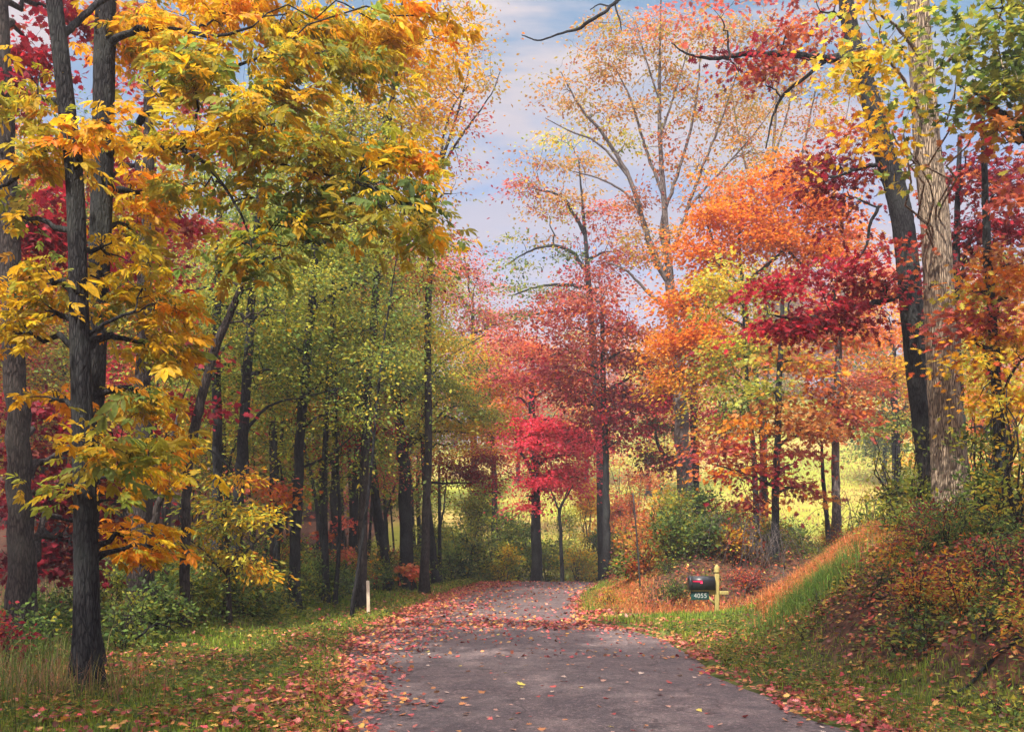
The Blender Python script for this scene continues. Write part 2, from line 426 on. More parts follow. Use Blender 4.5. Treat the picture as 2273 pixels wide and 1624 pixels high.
# ------------------------------------------------------------------ road
def road_material():
    m, nt, out = new_mat('worn_asphalt')
    tc = N(nt, 'ShaderNodeTexCoord')
    def noise(s, d=6, st=(1, 1, 1)):
        mp = N(nt, 'ShaderNodeMapping'); mp.inputs['Scale'].default_value = st
        nt.links.new(tc.outputs['Object'], mp.inputs['Vector'])
        n = N(nt, 'ShaderNodeTexNoise'); n.inputs['Scale'].default_value = s; n.inputs['Detail'].default_value = d
        nt.links.new(mp.outputs[0], n.inputs['Vector']); return n.outputs['Fac']
    fine, mid, big = noise(110, 3), noise(7, 6), noise(.8, 4, (1, .45, 1))
    vo = N(nt, 'ShaderNodeTexVoronoi'); vo.inputs['Scale'].default_value = 150; nt.links.new(tc.outputs['Object'], vo.inputs['Vector'])
    c1 = ramp(nt, [(.25, (.055, .047, .049)), (.5, (.125, .102, .103)), (.78, (.29, .235, .23))], fine)
    c2 = ramp(nt, [(.3, (.86, .86, .88)), (.7, (1.12, 1.06, 1.05))], big)
    c3 = ramp(nt, [(.35, (.82, .82, .84)), (.7, (1.12, 1.1, 1.08))], mid)
    m1 = N(nt, 'ShaderNodeMixRGB', blend_type='MULTIPLY'); m1.inputs[0].default_value = 1
    nt.links.new(c1.outputs[0], m1.inputs[1]); nt.links.new(c2.outputs[0], m1.inputs[2])
    m2 = N(nt, 'ShaderNodeMixRGB', blend_type='MULTIPLY'); m2.inputs[0].default_value = 1
    nt.links.new(m1.outputs[0], m2.inputs[1]); nt.links.new(c3.outputs[0], m2.inputs[2])
    fl = N(nt, 'ShaderNodeTexVoronoi'); fl.inputs['Scale'].default_value = 46; nt.links.new(tc.outputs['Object'], fl.inputs['Vector'])
    fs = N(nt, 'ShaderNodeSeparateColor'); nt.links.new(fl.outputs['Color'], fs.inputs[0])
    fr = ramp(nt, [(.0, (.62, .62, .64)), (.5, (.95, .95, .96)), (.86, (1.1, 1.08, 1.06)), (.95, (2.0, 1.85, 1.75))], fs.outputs[0])
    mf = N(nt, 'ShaderNodeMixRGB', blend_type='MULTIPLY'); mf.inputs[0].default_value = .75
    nt.links.new(m2.outputs[0], mf.inputs[1]); nt.links.new(fr.outputs[0], mf.inputs[2]); m2 = mf
    wv = N(nt, 'ShaderNodeTexNoise'); wv.inputs['Scale'].default_value = 2.2; wv.inputs['Detail'].default_value = 5; nt.links.new(tc.outputs['Object'], wv.inputs['Vector'])
    wa = N(nt, 'ShaderNodeMixRGB', blend_type='ADD'); wa.inputs[0].default_value = .5; nt.links.new(tc.outputs['Object'], wa.inputs[1]); nt.links.new(wv.outputs['Color'], wa.inputs[2])
    ck = N(nt, 'ShaderNodeTexVoronoi', feature='DISTANCE_TO_EDGE'); ck.inputs['Scale'].default_value = .75; nt.links.new(wa.outputs[0], ck.inputs['Vector'])
    cr = ramp(nt, [(.0, (.42, .40, .42)), (.012, (1, 1, 1))], ck.outputs['Distance'])
    st = ramp(nt, [(.44, (.80, .80, .83)), (.56, (1.05, 1.03, 1.02))], noise(1.9, 7))
    m3 = N(nt, 'ShaderNodeMixRGB', blend_type='MULTIPLY'); m3.inputs[0].default_value = .8
    nt.links.new(m2.outputs[0], m3.inputs[1]); nt.links.new(cr.outputs[0], m3.inputs[2])
    m4 = N(nt, 'ShaderNodeMixRGB', blend_type='MULTIPLY'); m4.inputs[0].default_value = .8
    nt.links.new(m3.outputs[0], m4.inputs[1]); nt.links.new(st.outputs[0], m4.inputs[2])
    p = N(nt, 'ShaderNodeBsdfPrincipled'); p.inputs['Roughness'].default_value = .82; p.inputs['Specular IOR Level'].default_value = .3
    nt.links.new(m4.outputs[0], p.inputs['Base Color'])
    b = N(nt, 'ShaderNodeBump'); b.inputs['Strength'].default_value = .5; b.inputs['Distance'].default_value = .006
    nt.links.new(vo.outputs['Distance'], b.inputs['Height']); nt.links.new(b.outputs[0], p.inputs['Normal'])
    nt.links.new(p.outputs[0], out.inputs['Surface'])
    return m
nr, nc = 330, 17
Lr, Rr = catmull(LE, nr), catmull(RE, nr)
t = np.linspace(0, 1, nc)
RX = Lr[:, None, :] * (1 - t)[None, :, None] + Rr[:, None, :] * t[None, :, None]
RZ = rz(RX[..., 0], RX[..., 1]) + .035 * (1 - (2 * t - 1) ** 2)[None, :] - .012
RZ[:, 0] -= .07; RZ[:, -1] -= .07
Vr = np.concatenate([RX, RZ[..., None]], -1).reshape(-1, 3)
q = (np.arange(nr - 1)[:, None] * nc + np.arange(nc - 1)[None, :]).ravel()
me = mesh_np('road', Vr, np.stack([q, q + 1, q + nc + 1, q + nc], 1).ravel(), np.full(len(q), 4), road_material(), smooth=True)
tag(link('road', me), kind='structure')

def surf(x, y):
    """height of whatever lies on top: road or ground"""
    z, ins, left, dd = terrain(x, y)
    dmin = np.minimum(dpoly(np.atleast_1d(x), np.atleast_1d(y), LE), dpoly(np.atleast_1d(x), np.atleast_1d(y), RE))
    zr = rz(np.atleast_1d(x), np.atleast_1d(y)) + .02 * ss(0, 1.2, dmin) - .008
    return np.where(ins, zr, z), ins, left, np.where(ins, -dmin, dd)

# ------------------------------------------------------------------ trees
def world_region(r, Y):
    """(u, v, ru, rv, cover, palette [, dY [, ry]]) in picture measure at the tree's own distance -> centre and radii in metres"""
    u, v, ru, rv, cover, pal = r[:6]
    dY = r[6] if len(r) > 6 else 0.0
    y = Y + dY
    rx, rzv = ru / F * y, rv / F * y
    ry = r[7] if len(r) > 7 else max(.35, min(rx, 1.2 * (rx + rzv) / 2) * .8)
    return W(u, v, y), np.array([rx, ry, rzv]), cover, pal

def ellipsoid_points(c, r, n, tier=0):
    m = n * 3
    d = nrm(rng.normal(0, 1, (m, 3))); rad = rng.random((m, 1)) ** .5
    o = rng.random() * 90
    lump = vnoise(d[:, 0] * 1.6 + o, d[:, 1] * 1.6 + d[:, 2] * 2.3, .8, 5)[:, None]
    p = c + d * rad * r * (.45 + 1.2 * lump)
    if tier:
        w = (vnoise(p[:, 0], p[:, 1], 1.5 * tier + .4, 14) - .5) * 1.6 * tier - .16 * np.hypot(p[:, 0] - c[0], p[:, 1] - c[1])
        q = (p[:, 2] - w + o * .1) / tier
        p[:, 2] = (np.round(q) + (q - np.round(q)) * .35) * tier + w - o * .1
    s = .16 * (r.max() + r[2]) + .18
    k = vnoise(p[:, 0] + .7 * p[:, 1], p[:, 2] * 1.7 + o, s, 9) + .6 * vnoise(p[:, 1] - .4 * p[:, 0], p[:, 2] * 2.2 + o, s * .55, 3) + rng.random(m) * .35
    return p[np.argsort(-k)[:n]]

def make_tree(name, label, cat, trunk, regions, leaf='simple', size=.11, bark='dark', group=None, limbs=(), per=26, spray=.42,
              twig=.006, sides=12, limbr=1.0, flat=.38, droop=.35, base=None, hero=False, dens=2.0, tier=1.0):
    """trunk: list of (x,y,z,r) from the foot up; regions: (centre, radii, cover, palette)"""
    Tk = np.asarray(trunk, float)
    if leaf == 'simple': size *= .84
    n = max(8, int(len(Tk) * (10 if hero else 5)))
    TP = catmull(Tk, n)
    loc = TP[0, :3].copy()
    h = TP[:, 2] - TP[0, 2]
    rad = TP[:, 3] * (1 if hero else .88) * (1 + .55 * np.exp(-np.maximum(h, 0) / .28) + .12 * np.exp(-np.maximum(h, 0) / 1.2))
    root = empty(name, loc)
    tag(root, label, cat, group)
    mb = MB()
    P = TP[:, :3].copy()
    if not hero:
        P[1:, :2] += rng.normal(0, 1, (n - 1, 2)) * (rad[1:, None] * .10)
    P[0, 2] -= .25
    k = 28 if hero else sides
    an = np.linspace(0, 2 * PI, k, endpoint=False)
    rr = rad[:, None] * (1 + .30 * np.maximum(0, np.sin(5 * an + 2 * np.sin(2 * an))) * np.exp(-np.maximum(h, 0) / .16)[:, None] + .07 * np.sin(3 * an + 1.3 + h[:, None] * .5) + .05 * np.sin(7 * an + h[:, None]) * (1 + np.exp(-h[:, None])) + rng.normal(0, .018, (n, k)))
    mb.tube(P, rr, n=k)
    heroes = []
    cl_V, att = [], P
    tips_all, out_all, col_all, cnt = [], [], [], []
    limb_mb = MB()
    nodes_l = []
    for L in limbs:                                     # limbs drawn by hand: (x,y,z,r) lists
        L = np.asarray(L, float); m = max(8, len(L) * 5)
        LP = catmull(L, m)
        LP[1:-1, :3] += rng.normal(0, 1, (m - 2, 3)) * LP[1:-1, 3:4] * .25
        b = MB(); b.tube(LP[:, :3], np.maximum(LP[:, 3], .004), n=10 if hero else 6)
        b.build('branch', BARKS[bark], root, off=loc)
        nodes_l.append(LP)
    allN = np.vstack([np.column_stack([P, rad])] + nodes_l)
    lv = []
    for (c, r, cover, pal) in regions:
        A = PI * max(r[0], r[1]) * r[2]
        if leaf == 'hick':
            tot = 2.6 * cover * A / (.23 * size ** 2 * 6.2); pr = 4
        else:
            tot = dens * cover * A / (FILL[leaf] * size ** 2); pr = per
        nt = int(max(3, round(tot / pr)))
        tips = ellipsoid_points(c, r, nt, 0 if leaf == 'hick' else tier * (.55 + .022 * loc[1]))
        # limb from trunk to region
        hd = np.hypot(allN[:, 0] - c[0], allN[:, 1] - c[1])
        cost = np.linalg.norm(allN[:, :3] - c, axis=1) + 1.5 * np.maximum(0, allN[:, 2] - c[2] + .25 * hd) + (allN[:, 2] < loc[2] + .5) * 3
        j = int(np.argmin(cost)); a = allN[j, :3]; ar = allN[j, 3]
        m = 8; tt = np.linspace(0, 1, m)[:, None]
        D = np.linalg.norm(c - a)
        LP = a + (c - a) * tt + rng.normal(0, .045, (m, 3)) * D * np.sin(PI * tt) + np.array([0, 0, .12 * D]) * np.sin(PI * tt) ** 1
        r0 = min(ar * .62, (.010 + .0075 * math.sqrt(nt) + .008 * D) * limbr)
        LR = np.linspace(r0, max(twig * 1.4, r0 * .3), m)
        mb.tube(LP, LR, n=6, cap=False)
        nod = [np.column_stack([LP[2:], LR[2:]])]
        order = np.argsort(np.linalg.norm(tips - c, axis=1))
        N_ = nod[0]
        twigs = order if len(order) < 160 else order[rng.permutation(len(order))[:160]]
        for ti in twigs:
            tp = tips[ti]
            dd = np.linalg.norm(N_[:, :3] - tp, axis=1) + .35 * np.linalg.norm(N_[:, :3] - a, axis=1)
            j = int(np.argmin(dd)); s = N_[j, :3]; sr = N_[j, 3]
            d = tp - s; L = np.linalg.norm(d)
            tt = np.array([0, .35, .7, 1.0])[:, None]
            pts = s + d * tt + rng.normal(0, .07, (4, 3)) * L * np.sin(PI * tt) + np.array([0, 0, .08 * L]) * np.sin(PI * tt)
            rr = np.linspace(min(sr * .7, twig * 2.2), twig * .6, 4)
            mb.tube(pts, rr, n=4, cap=False)
            N_ = np.vstack([N_, np.column_stack([pts[1:], rr[1:]])])
        out = nrm((tips - a) * np.array([1, 1, .3]))
        col = pick(pal, nt)
        if leaf == 'hick': lv.append(hickory_leaves(tips, out, col, pr, spray, size))
        else: lv.append(spray_leaves(tips, out, col, pr, spray, size, leaf, flat, droop))
    mb.build('trunk', BARKS[bark], root, off=loc)
    if lv:
        V, I, Cn, T = join_leaves(lv)
        link('crown', mesh_np('crown', V - loc, I, Cn, LEAF, tint=T), root)
    return root

def ptrunk(pts, Y, foot=None):
    """picture polyline (u, v, width) from the foot up, at distance Y (or Y per point) -> metres"""
    out = []
    for p in pts:
        y = Y + (p[3] if len(p) > 3 else 0)
        w = W(p[0], p[1], y); out.append((*w, p[2] / F * y / 2))
    x, y, z, r = out[0]
    out[0] = (x, y, gz(x, y), r)
    return out
def plimb(pts, Y):
    return [(*W(p[0], p[1], Y + (p[3] if len(p) > 3 else 0)), p[2] / F * (Y + (p[3] if len(p) > 3 else 0)) / 2) for p in pts]

def ptree(name, label, Y, trunk, regions, limbs=(), cat='tree', **kw):
    return make_tree(name, label, cat, ptrunk(trunk, Y), [world_region(r, Y) for r in regions], limbs=[plimb(l, Y) for l in limbs], **kw)

EXPO = 1.36
# ================================================================== left side, near
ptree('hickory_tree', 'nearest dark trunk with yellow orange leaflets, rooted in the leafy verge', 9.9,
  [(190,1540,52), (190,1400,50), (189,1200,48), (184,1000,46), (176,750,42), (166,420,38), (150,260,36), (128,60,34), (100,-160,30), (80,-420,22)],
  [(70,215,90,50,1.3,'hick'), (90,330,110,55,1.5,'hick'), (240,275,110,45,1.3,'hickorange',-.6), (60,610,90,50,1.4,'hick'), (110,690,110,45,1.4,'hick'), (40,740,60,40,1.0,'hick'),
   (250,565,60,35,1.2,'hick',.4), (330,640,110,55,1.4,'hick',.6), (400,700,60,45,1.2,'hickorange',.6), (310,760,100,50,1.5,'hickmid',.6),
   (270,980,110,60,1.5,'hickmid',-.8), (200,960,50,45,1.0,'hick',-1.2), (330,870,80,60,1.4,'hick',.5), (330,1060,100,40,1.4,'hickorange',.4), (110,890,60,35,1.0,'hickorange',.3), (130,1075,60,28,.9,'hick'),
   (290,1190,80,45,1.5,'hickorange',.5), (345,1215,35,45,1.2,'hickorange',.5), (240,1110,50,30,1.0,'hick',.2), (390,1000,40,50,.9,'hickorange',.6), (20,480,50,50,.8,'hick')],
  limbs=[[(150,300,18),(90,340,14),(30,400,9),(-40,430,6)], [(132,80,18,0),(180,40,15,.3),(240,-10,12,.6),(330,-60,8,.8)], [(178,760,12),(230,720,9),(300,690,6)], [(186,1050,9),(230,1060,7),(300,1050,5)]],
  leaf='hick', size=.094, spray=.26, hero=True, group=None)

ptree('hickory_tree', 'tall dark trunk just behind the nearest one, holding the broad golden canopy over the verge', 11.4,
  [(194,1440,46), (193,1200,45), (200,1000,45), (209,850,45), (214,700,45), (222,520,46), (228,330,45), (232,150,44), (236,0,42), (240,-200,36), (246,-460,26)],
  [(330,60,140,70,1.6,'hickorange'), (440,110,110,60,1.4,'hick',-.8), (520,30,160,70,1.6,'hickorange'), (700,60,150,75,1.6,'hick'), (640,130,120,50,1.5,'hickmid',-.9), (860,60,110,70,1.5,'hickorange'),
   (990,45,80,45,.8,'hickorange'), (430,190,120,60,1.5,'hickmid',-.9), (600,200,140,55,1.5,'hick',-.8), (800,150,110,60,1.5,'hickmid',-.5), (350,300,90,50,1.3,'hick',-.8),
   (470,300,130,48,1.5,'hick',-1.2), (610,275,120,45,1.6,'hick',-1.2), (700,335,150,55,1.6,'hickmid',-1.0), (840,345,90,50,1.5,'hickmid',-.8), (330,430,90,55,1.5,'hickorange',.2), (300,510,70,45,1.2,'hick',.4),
   (430,420,70,45,.9,'hickmid',-.3), (680,420,80,65,1.1,'hickshade',-1.0), (790,410,80,55,1.1,'hickshade',-1.1), (850,470,80,60,1.0,'hickmid',-1.4), (910,450,60,60,1.1,'hickshade',-.9), (940,520,50,40,.9,'hickmid',-1.1), (740,500,90,40,.8,'hickmid',-.9), (650,500,60,40,.6,'hickshade',-1.2),
   (925,370,36,50,1.0,'hickorange',-.6), (935,500,28,45,1.1,'hick',-.8), (905,330,70,35,1.2,'hick',-.5), (540,540,70,40,1.1,'hickmid',-1.2), (575,585,40,35,1.2,'hickshade',-1.3), (520,590,45,25,1.0,'hick',-1.3),
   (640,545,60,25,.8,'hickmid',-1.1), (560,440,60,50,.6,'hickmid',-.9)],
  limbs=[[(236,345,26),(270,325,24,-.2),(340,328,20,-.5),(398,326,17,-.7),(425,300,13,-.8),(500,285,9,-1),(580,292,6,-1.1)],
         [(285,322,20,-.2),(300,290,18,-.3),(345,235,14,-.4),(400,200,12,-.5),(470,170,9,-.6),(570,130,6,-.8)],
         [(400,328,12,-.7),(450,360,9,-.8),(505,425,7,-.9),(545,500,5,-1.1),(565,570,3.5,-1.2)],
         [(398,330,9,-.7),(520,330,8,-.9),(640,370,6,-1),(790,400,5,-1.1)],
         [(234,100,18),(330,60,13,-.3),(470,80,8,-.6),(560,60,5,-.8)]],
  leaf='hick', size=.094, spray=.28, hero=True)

# far left trunks and dark red understorey
ptree('maple_tree', 'thick maroon trunk at the far edge of the woods beside the nearest yellow trees', 13.2,
  [(48,1420,70), (44,1200,62), (36,900,56), (22,600,50), (14,380,46), (6,150,40), (0,-150,34)],
  [(70,480,110,70,1.3,'crimson',.8), (150,520,110,60,1.3,'crimson',1.0), (60,90,90,60,1.2,'crimson',1.2), (20,180,60,60,1.0,'maroon'), (120,30,80,60,1.0,'maroon',.8),
   (90,1090,130,90,1.0,'maroon',1.6), (40,950,90,70,1.2,'maroon',1.5), (150,1200,120,70,1.0,'maroon',1.8), (30,1250,60,60,.8,'maroon',1.0), (200,1000,100,80,1.0,'maroon',1.8), (230,1150,80,80,.9,'maroon',2.0)],
  leaf='maple', size=.10, bark='mid', per=22, spray=.34, dens=2.9)
ptree('maple_tree', 'broad squat trunk with a curved dark limb, behind the orange hickory sprays', 14.6,
  [(312,1350,66), (314,1240,58), (316,1100,46), (318,900,40), (322,600,34), (328,480,30), (330,250,24), (334,0,18)],
  [(210,1100,90,60,.9,'maroon',.8), (380,800,90,70,.8,'redrust',1.2), (430,900,70,60,.7,'crimson',1.5), (400,480,110,60,1.0,'redrust',1.5), (300,560,100,70,1.0,'crimson',1.4),
   (250,400,110,90,.9,'redrust',1.5), (360,260,110,90,.6,'rose',1.6), (330,90,120,90,.8,'rust',1.6)],
  limbs=[[(312,1240,24,-.2),(330,1190,20,-.3),(350,1120,17,-.3),(375,1060,13,-.3),(382,980,9,-.2),(400,900,6,0)]],
  leaf='maple', size=.10, bark='mid', per=22, spray=.34)
# leaning arching tree
ptree('leaning_tree', 'thin dark trunk leaning and arching over beside the hickory foliage', 15.5,
  [(408,1290,24), (411,1180,23), (414,1080,23), (428,970,24), (448,880,23), (474,785,22), (506,705,19), (536,640,15), (566,612,10), (610,600,5)],
  [(590,640,70,40,.5,'lime'), (500,620,60,40,.4,'lime'), (630,690,60,40,.4,'green')], limbs=[[(490,740,10),(520,680,9),(548,630,7),(575,615,4)], [(500,720,9),(528,650,7),(560,640,4)]],
  leaf='simple', size=.075, bark='mid', per=22)

# ================================================================== left row of woodland trunks
LY = dict(cat='tree', leaf='simple', size=.082, per=20, spray=.5, bark='dark', dens=1.55)
ptree('woodland_tree', 'slim dark trunk right of the leaning tree, thinly leafed in green', 19, [(482,1270,26), (482,1000,24), (480,760,22), (484,600,18), (488,420,12)],
  [(430,640,100,60,.7,'green'), (520,760,90,50,.6,'lime'), (440,820,90,60,.6,'green'), (480,560,110,60,.8,'lime')], **LY)
ptree('woodland_tree', 'straight dark trunk bending right as it rises, above the yellow green sapling', 18.5, [(522,1260,28), (527,1130,26), (536,1000,26), (550,812,24), (556,700,20), (566,560,15), (575,420,10)],
  [(590,700,110,60,.8,'lime'), (640,580,130,60,.8,'lime'), (480,680,80,40,.6,'green'), (600,820,100,50,.6,'green'), (580,480,120,60,.8,'green')],
  limbs=[[(538,960,8),(600,900,6),(680,880,4),(760,860,2.5)], [(530,1060,7),(470,1000,5),(420,990,3)]], **LY)
ptree('woodland_tree', 'slender trunk with bare side twigs between two thicker dark trunks', 23, [(606,1330,16), (604,1100,15), (604,900,14), (606,760,12), (610,560,8)],
  [(620,660,90,60,.7,'lime'), (560,880,80,50,.5,'mixed'), (660,780,80,50,.6,'green')], **LY)
ptree('woodland_tree', 'tall dark trunk reaching into the pale gap, left of the white stake', 20, [(650,1340,26), (656,1200,25), (662,1050,24), (672,900,23), (684,760,22), (696,610,20), (706,450,15), (716,280,9)],
  [(740,640,110,60,.8,'lime'), (800,740,110,55,.7,'lime'), (620,760,90,50,.7,'green'), (700,520,130,60,.9,'lime'), (780,560,110,60,.8,'lime'), (720,820,100,45,.6,'green'), (640,880,80,40,.5,'lime')],
  limbs=[[(668,950,7),(720,920,6),(800,905,4),(880,912,2)], [(674,880,7),(740,830,5),(830,790,3)], [(664,1040,6),(730,1010,5),(790,960,3)], [(690,690,9),(760,640,6),(860,610,3)]], **LY)
ptree('woodland_tree', 'dark trunk under a spray of crimson leaves, first of a close row', 25, [(738,1262,20), (741,1130,20), (744,1000,19), (742,850,17), (740,700,13), (744,540,9)],
  [(760,950,110,40,.9,'crimson'), (700,1010,80,25,.8,'redrust'), (730,780,90,50,.6,'lime'), (760,690,90,50,.5,'rust')], **LY)
ptree('woodland_tree', 'dark trunk with a swelling at mid height, second of a close row', 26, [(780,1290,22), (783,1180,20), (788,1080,18), (797,960,19), (800,830,16), (806,680,12), (815,500,8)],
  [(830,920,70,40,.9,'crimson'), (850,690,110,60,.7,'lime'), (800,830,90,50,.6,'green'), (830,580,110,60,.6,'rust')], **LY)
ptree('woodland_tree', 'trunk leaning left as it rises, third of a close row behind the white stake', 26.5, [(862,1300,19), (850,1200,18), (836,1120,18), (828,1040,18), (816,960,17), (806,880,14), (800,760,10)],
  [(820,1025,90,22,1.0,'rose'), (850,800,100,50,.6,'green'), (780,760,90,50,.6,'lime')], **LY)
ptree('woodland_tree', 'thickest straight trunk of the verge edge, with a broken stub on its side', 27, [(902,1282,32), (900,1180,30), (898,1060,31), (894,985,30), (884,920,24), (875,820,21), (866,700,18), (864,590,14), (872,480,9)],
  [(940,650,120,60,.8,'lime'), (850,700,110,60,.7,'green'), (960,760,110,50,1.1,'lime'), (880,560,120,60,.7,'rust'), (1000,880,110,40,.9,'lime'), (990,940,90,40,1.2,'yelgreen'), (1060,900,80,35,1.2,'lime'), (1090,930,50,25,1.1,'lime'), (1000,840,90,40,1.1,'green'), (1040,960,70,30,1.2,'gold'), (940,930,60,30,1.0,'lime'), (840,850,90,50,.6,'lime'), (930,860,60,50,.7,'green')],
  limbs=[[(896,1000,16),(906,975,15),(912,962,12)], [(884,900,9),(940,850,7),(1000,790,4),(1080,740,2)], [(876,820,8),(830,760,6),(780,740,3)]], **LY)
ptree('woodland_tree', 'slim trunk leaning left beside the green thicket, lowest limb dark crimson', 29, [(968,1280,18), (958,1200,17), (948,1110,16), (941,1030,14), (938,940,11), (942,840,7)],
  [(1040,1030,90,42,1.6,'maroon'), (1080,1050,60,30,1.6,'crimson'), (990,1050,50,25,1.2,'maroon'), (950,880,80,45,.7,'green'), (1010,985,90,25,.8,'rose')],
  limbs=[[(944,1070,6),(1000,1072,5),(1060,1070,3)]], **LY)
ptree('woodland_tree', 'thin double stemmed sapling against the bright field', 31, [(976,1240,9), (976,1150,8), (975,1080,7), (976,1000,4)], [(975,1000,60,40,.5,'maroon')], limbs=[[(977,1170,5),(986,1120,4),(992,1060,3)]], **LY)

# yellow green sapling in the verge and other understorey
ptree('sapling', 'low yellow green sapling with golden tips in front of the dark trunks', 16.5, [(508,1320,11), (505,1240,9), (500,1160,7), (505,1090,5)],
  [(470,1180,80,40,1.2,'hickmid'), (540,1190,70,40,1.2,'yelgreen'), (450,1245,60,35,1.0,'yelgreen'), (570,1130,50,30,1.0,'yelgreen'), (540,1070,60,25,.7,'gold'), (480,1110,60,30,1.0,'yelgreen'), (560,1250,40,30,.8,'gold')],
  limbs=[[(508,1270,7),(560,1210,5),(590,1180,3)], [(507,1280,6),(450,1220,4),(410,1190,2.5)]], leaf='leaflet', size=.10, per=14, spray=.3, bark='mid', cat='sapling', droop=.5)
ptree('sapling', 'orange leaved sapling beneath the straight trunk that bends right', 20, [(600,1300,8), (602,1180,7), (600,1060,5)], [(600,1060,60,22,1.2,'coral'), (565,1050,50,20,1.0,'coral'), (625,1110,35,40,.9,'orange')], leaf='maple', size=.1, per=14, spray=.3, cat='sapling', bark='mid')
ptree('sapling', 'small crimson sapling low in the close row of dark trunks', 24, [(770,1300,6), (768,1240,5), (768,1190,3)], [(768,1195,30,20,1.6,'rose'), (720,1185,20,20,.8,'redrust')], leaf='maple', size=.09, per=14, spray=.25, cat='sapling', bark='mid')
ptree('sapling', 'little orange sapling at the foot of the thickest verge trunk', 26, [(915,1290,5), (918,1270,4), (920,1250,3)], [(915,1262,32,26,1.6,'coral')], leaf='maple', size=.1, per=14, spray=.25, cat='sapling', bark='mid')

# ================================================================== upper left middle distance
ptree('oak_tree', 'golden fine leaved tree behind the hickory canopy at the edge of the open sky', 21,
  [(800,1260,22), (810,1000,22), (830,700,20), (850,400,16), (880,150,11), (900,-60,6)],
  [(900,140,130,80,1.1,'gold'), (830,240,130,70,1.1,'yelgreen'), (920,300,90,70,.9,'gold'), (780,120,130,90,.9,'gold'), (980,90,80,60,.7,'hickorange'), (870,420,80,60,.7,'yelgreen'), (700,300,120,80,.8,'lime'),
   (940,540,70,50,.7,'rust'), (850,560,120,60,.8,'lime')], leaf='simple', size=.11, per=20, spray=.5, bark='mid')
ptree('oak_tree', 'sparse tree with bare pale branches and pinkish leaves against the open sky', 24,
  [(940,1265,20), (950,1000,19), (950,700,17), (960,500,14), (975,380,10), (1010,270,6), (1040,160,3)],
  [(1040,90,60,50,.5,'tanolive'), (1080,170,45,50,.45,'tanolive'), (1030,240,50,40,.35,'rose'), (1020,330,50,40,.3,'rose'), (960,260,60,60,.5,'tanolive'), (1000,430,40,50,.3,'tanolive'), (960,180,70,60,.6,'tanolive'), (1040,30,60,40,.5,'tanolive'), (930,620,80,60,.6,'rust'), (960,720,80,50,.6,'yelgreen')],
  limbs=[[(970,400,7),(1000,340,6),(1040,280,5),(1090,210,3),(1110,160,2)], [(975,380,7),(985,300,6),(1010,230,4),(1040,190,2.5)]], leaf='simple', size=.10, per=12, spray=.45, bark='mid')
ptree('maple_tree', 'rose pink thin crowned tree behind the roadside gap', 44,
  [(1050,1240,20), (1052,1050,18), (1050,850,15), (1050,700,9)],
  [(1000,650,70,60,.6,'rose'), (1060,620,70,60,.6,'rose'), (1090,690,80,50,.7,'rose'), (1010,760,80,60,.7,'redrust'), (1080,800,90,60,.9,'coral'), (1110,720,60,50,.6,'rose'), (960,600,60,50,.4,'rose'), (1030,560,50,40,.3,'rose')],
  leaf='simple', size=.15, per=14, spray=.7, bark='mid')
ptree('maple_tree', 'orange and yellow maple leaning over the bend left of the scarlet tree', 38,
  [(1095,1262,16), (1098,1100,14), (1090,950,12), (1080,820,7)],
  [(1040,770,80,50,1.1,'gold'), (1080,850,80,60,1.2,'orange'), (1030,860,70,50,1.0,'yelgreen'), (1110,920,60,50,1.2,'redrust'), (1060,960,60,40,1.1,'gold'), (1090,1000,50,30,1.0,'orange'), (1120,850,50,50,1.1,'crimson')],
  leaf='simple', size=.14, per=18, spray=.6, bark='mid')

# ================================================================== centre
ptree('maple_tree', 'bright scarlet maple with low layered sprays at the head of the road', 33.5,
  [(1190,1276,26), (1190,1180,24), (1188,1080,22), (1184,980,20), (1180,900,16), (1184,800,10)],
  [(1215,1080,55,20,2.0,'scarlet',-.9), (1165,1102,34,13,1.8,'scarlet',-.9), (1285,1060,45,18,1.8,'scarlet',-.9), (1200,985,60,30,1.5,'scarlet',-.9), (1265,1010,55,26,1.5,'scarlet',-.9), (1320,985,34,30,1.1,'scarlet',-.4), (1235,930,60,32,1.4,'scarlet',-.6), (1190,960,60,50,2.0,'scarlet'), (1240,960,55,45,2.0,'scarlet'), (1290,1000,50,40,1.8,'scarlet'), (1230,1050,60,28,2.2,'scarlet'), (1180,1085,40,22,2.0,'scarlet'), (1255,1055,45,24,1.9,'scarlet'), (1150,930,50,40,1.6,'scarlet'),
   (1180,850,60,36,1.0,'redrust'), (1240,860,60,30,.9,'redrust'), (1130,880,50,40,1.0,'coral'), (1200,800,70,50,1.3,'coral'), (1150,790,50,40,1.1,'rose')],
  limbs=[[(1188,1070,10),(1172,1030,9),(1150,990,7),(1140,960,4)]], leaf='simple', size=.14, per=22, spray=.55, bark='dark', flat=.28)
ptree('sapling', 'small leafless forked sapling before the bright field, right of the scarlet maple', 31.5, [(1250,1262,9), (1244,1180,8), (1243,1130,7), (1262,1095,4), (1272,1075,2)], [(1275,1080,20,15,.25,'tan')],
  limbs=[[(1243,1140,5),(1232,1110,4),(1222,1085,2)], [(1250,1116,4),(1262,1080,2)]], size=.1, per=6, cat='sapling')
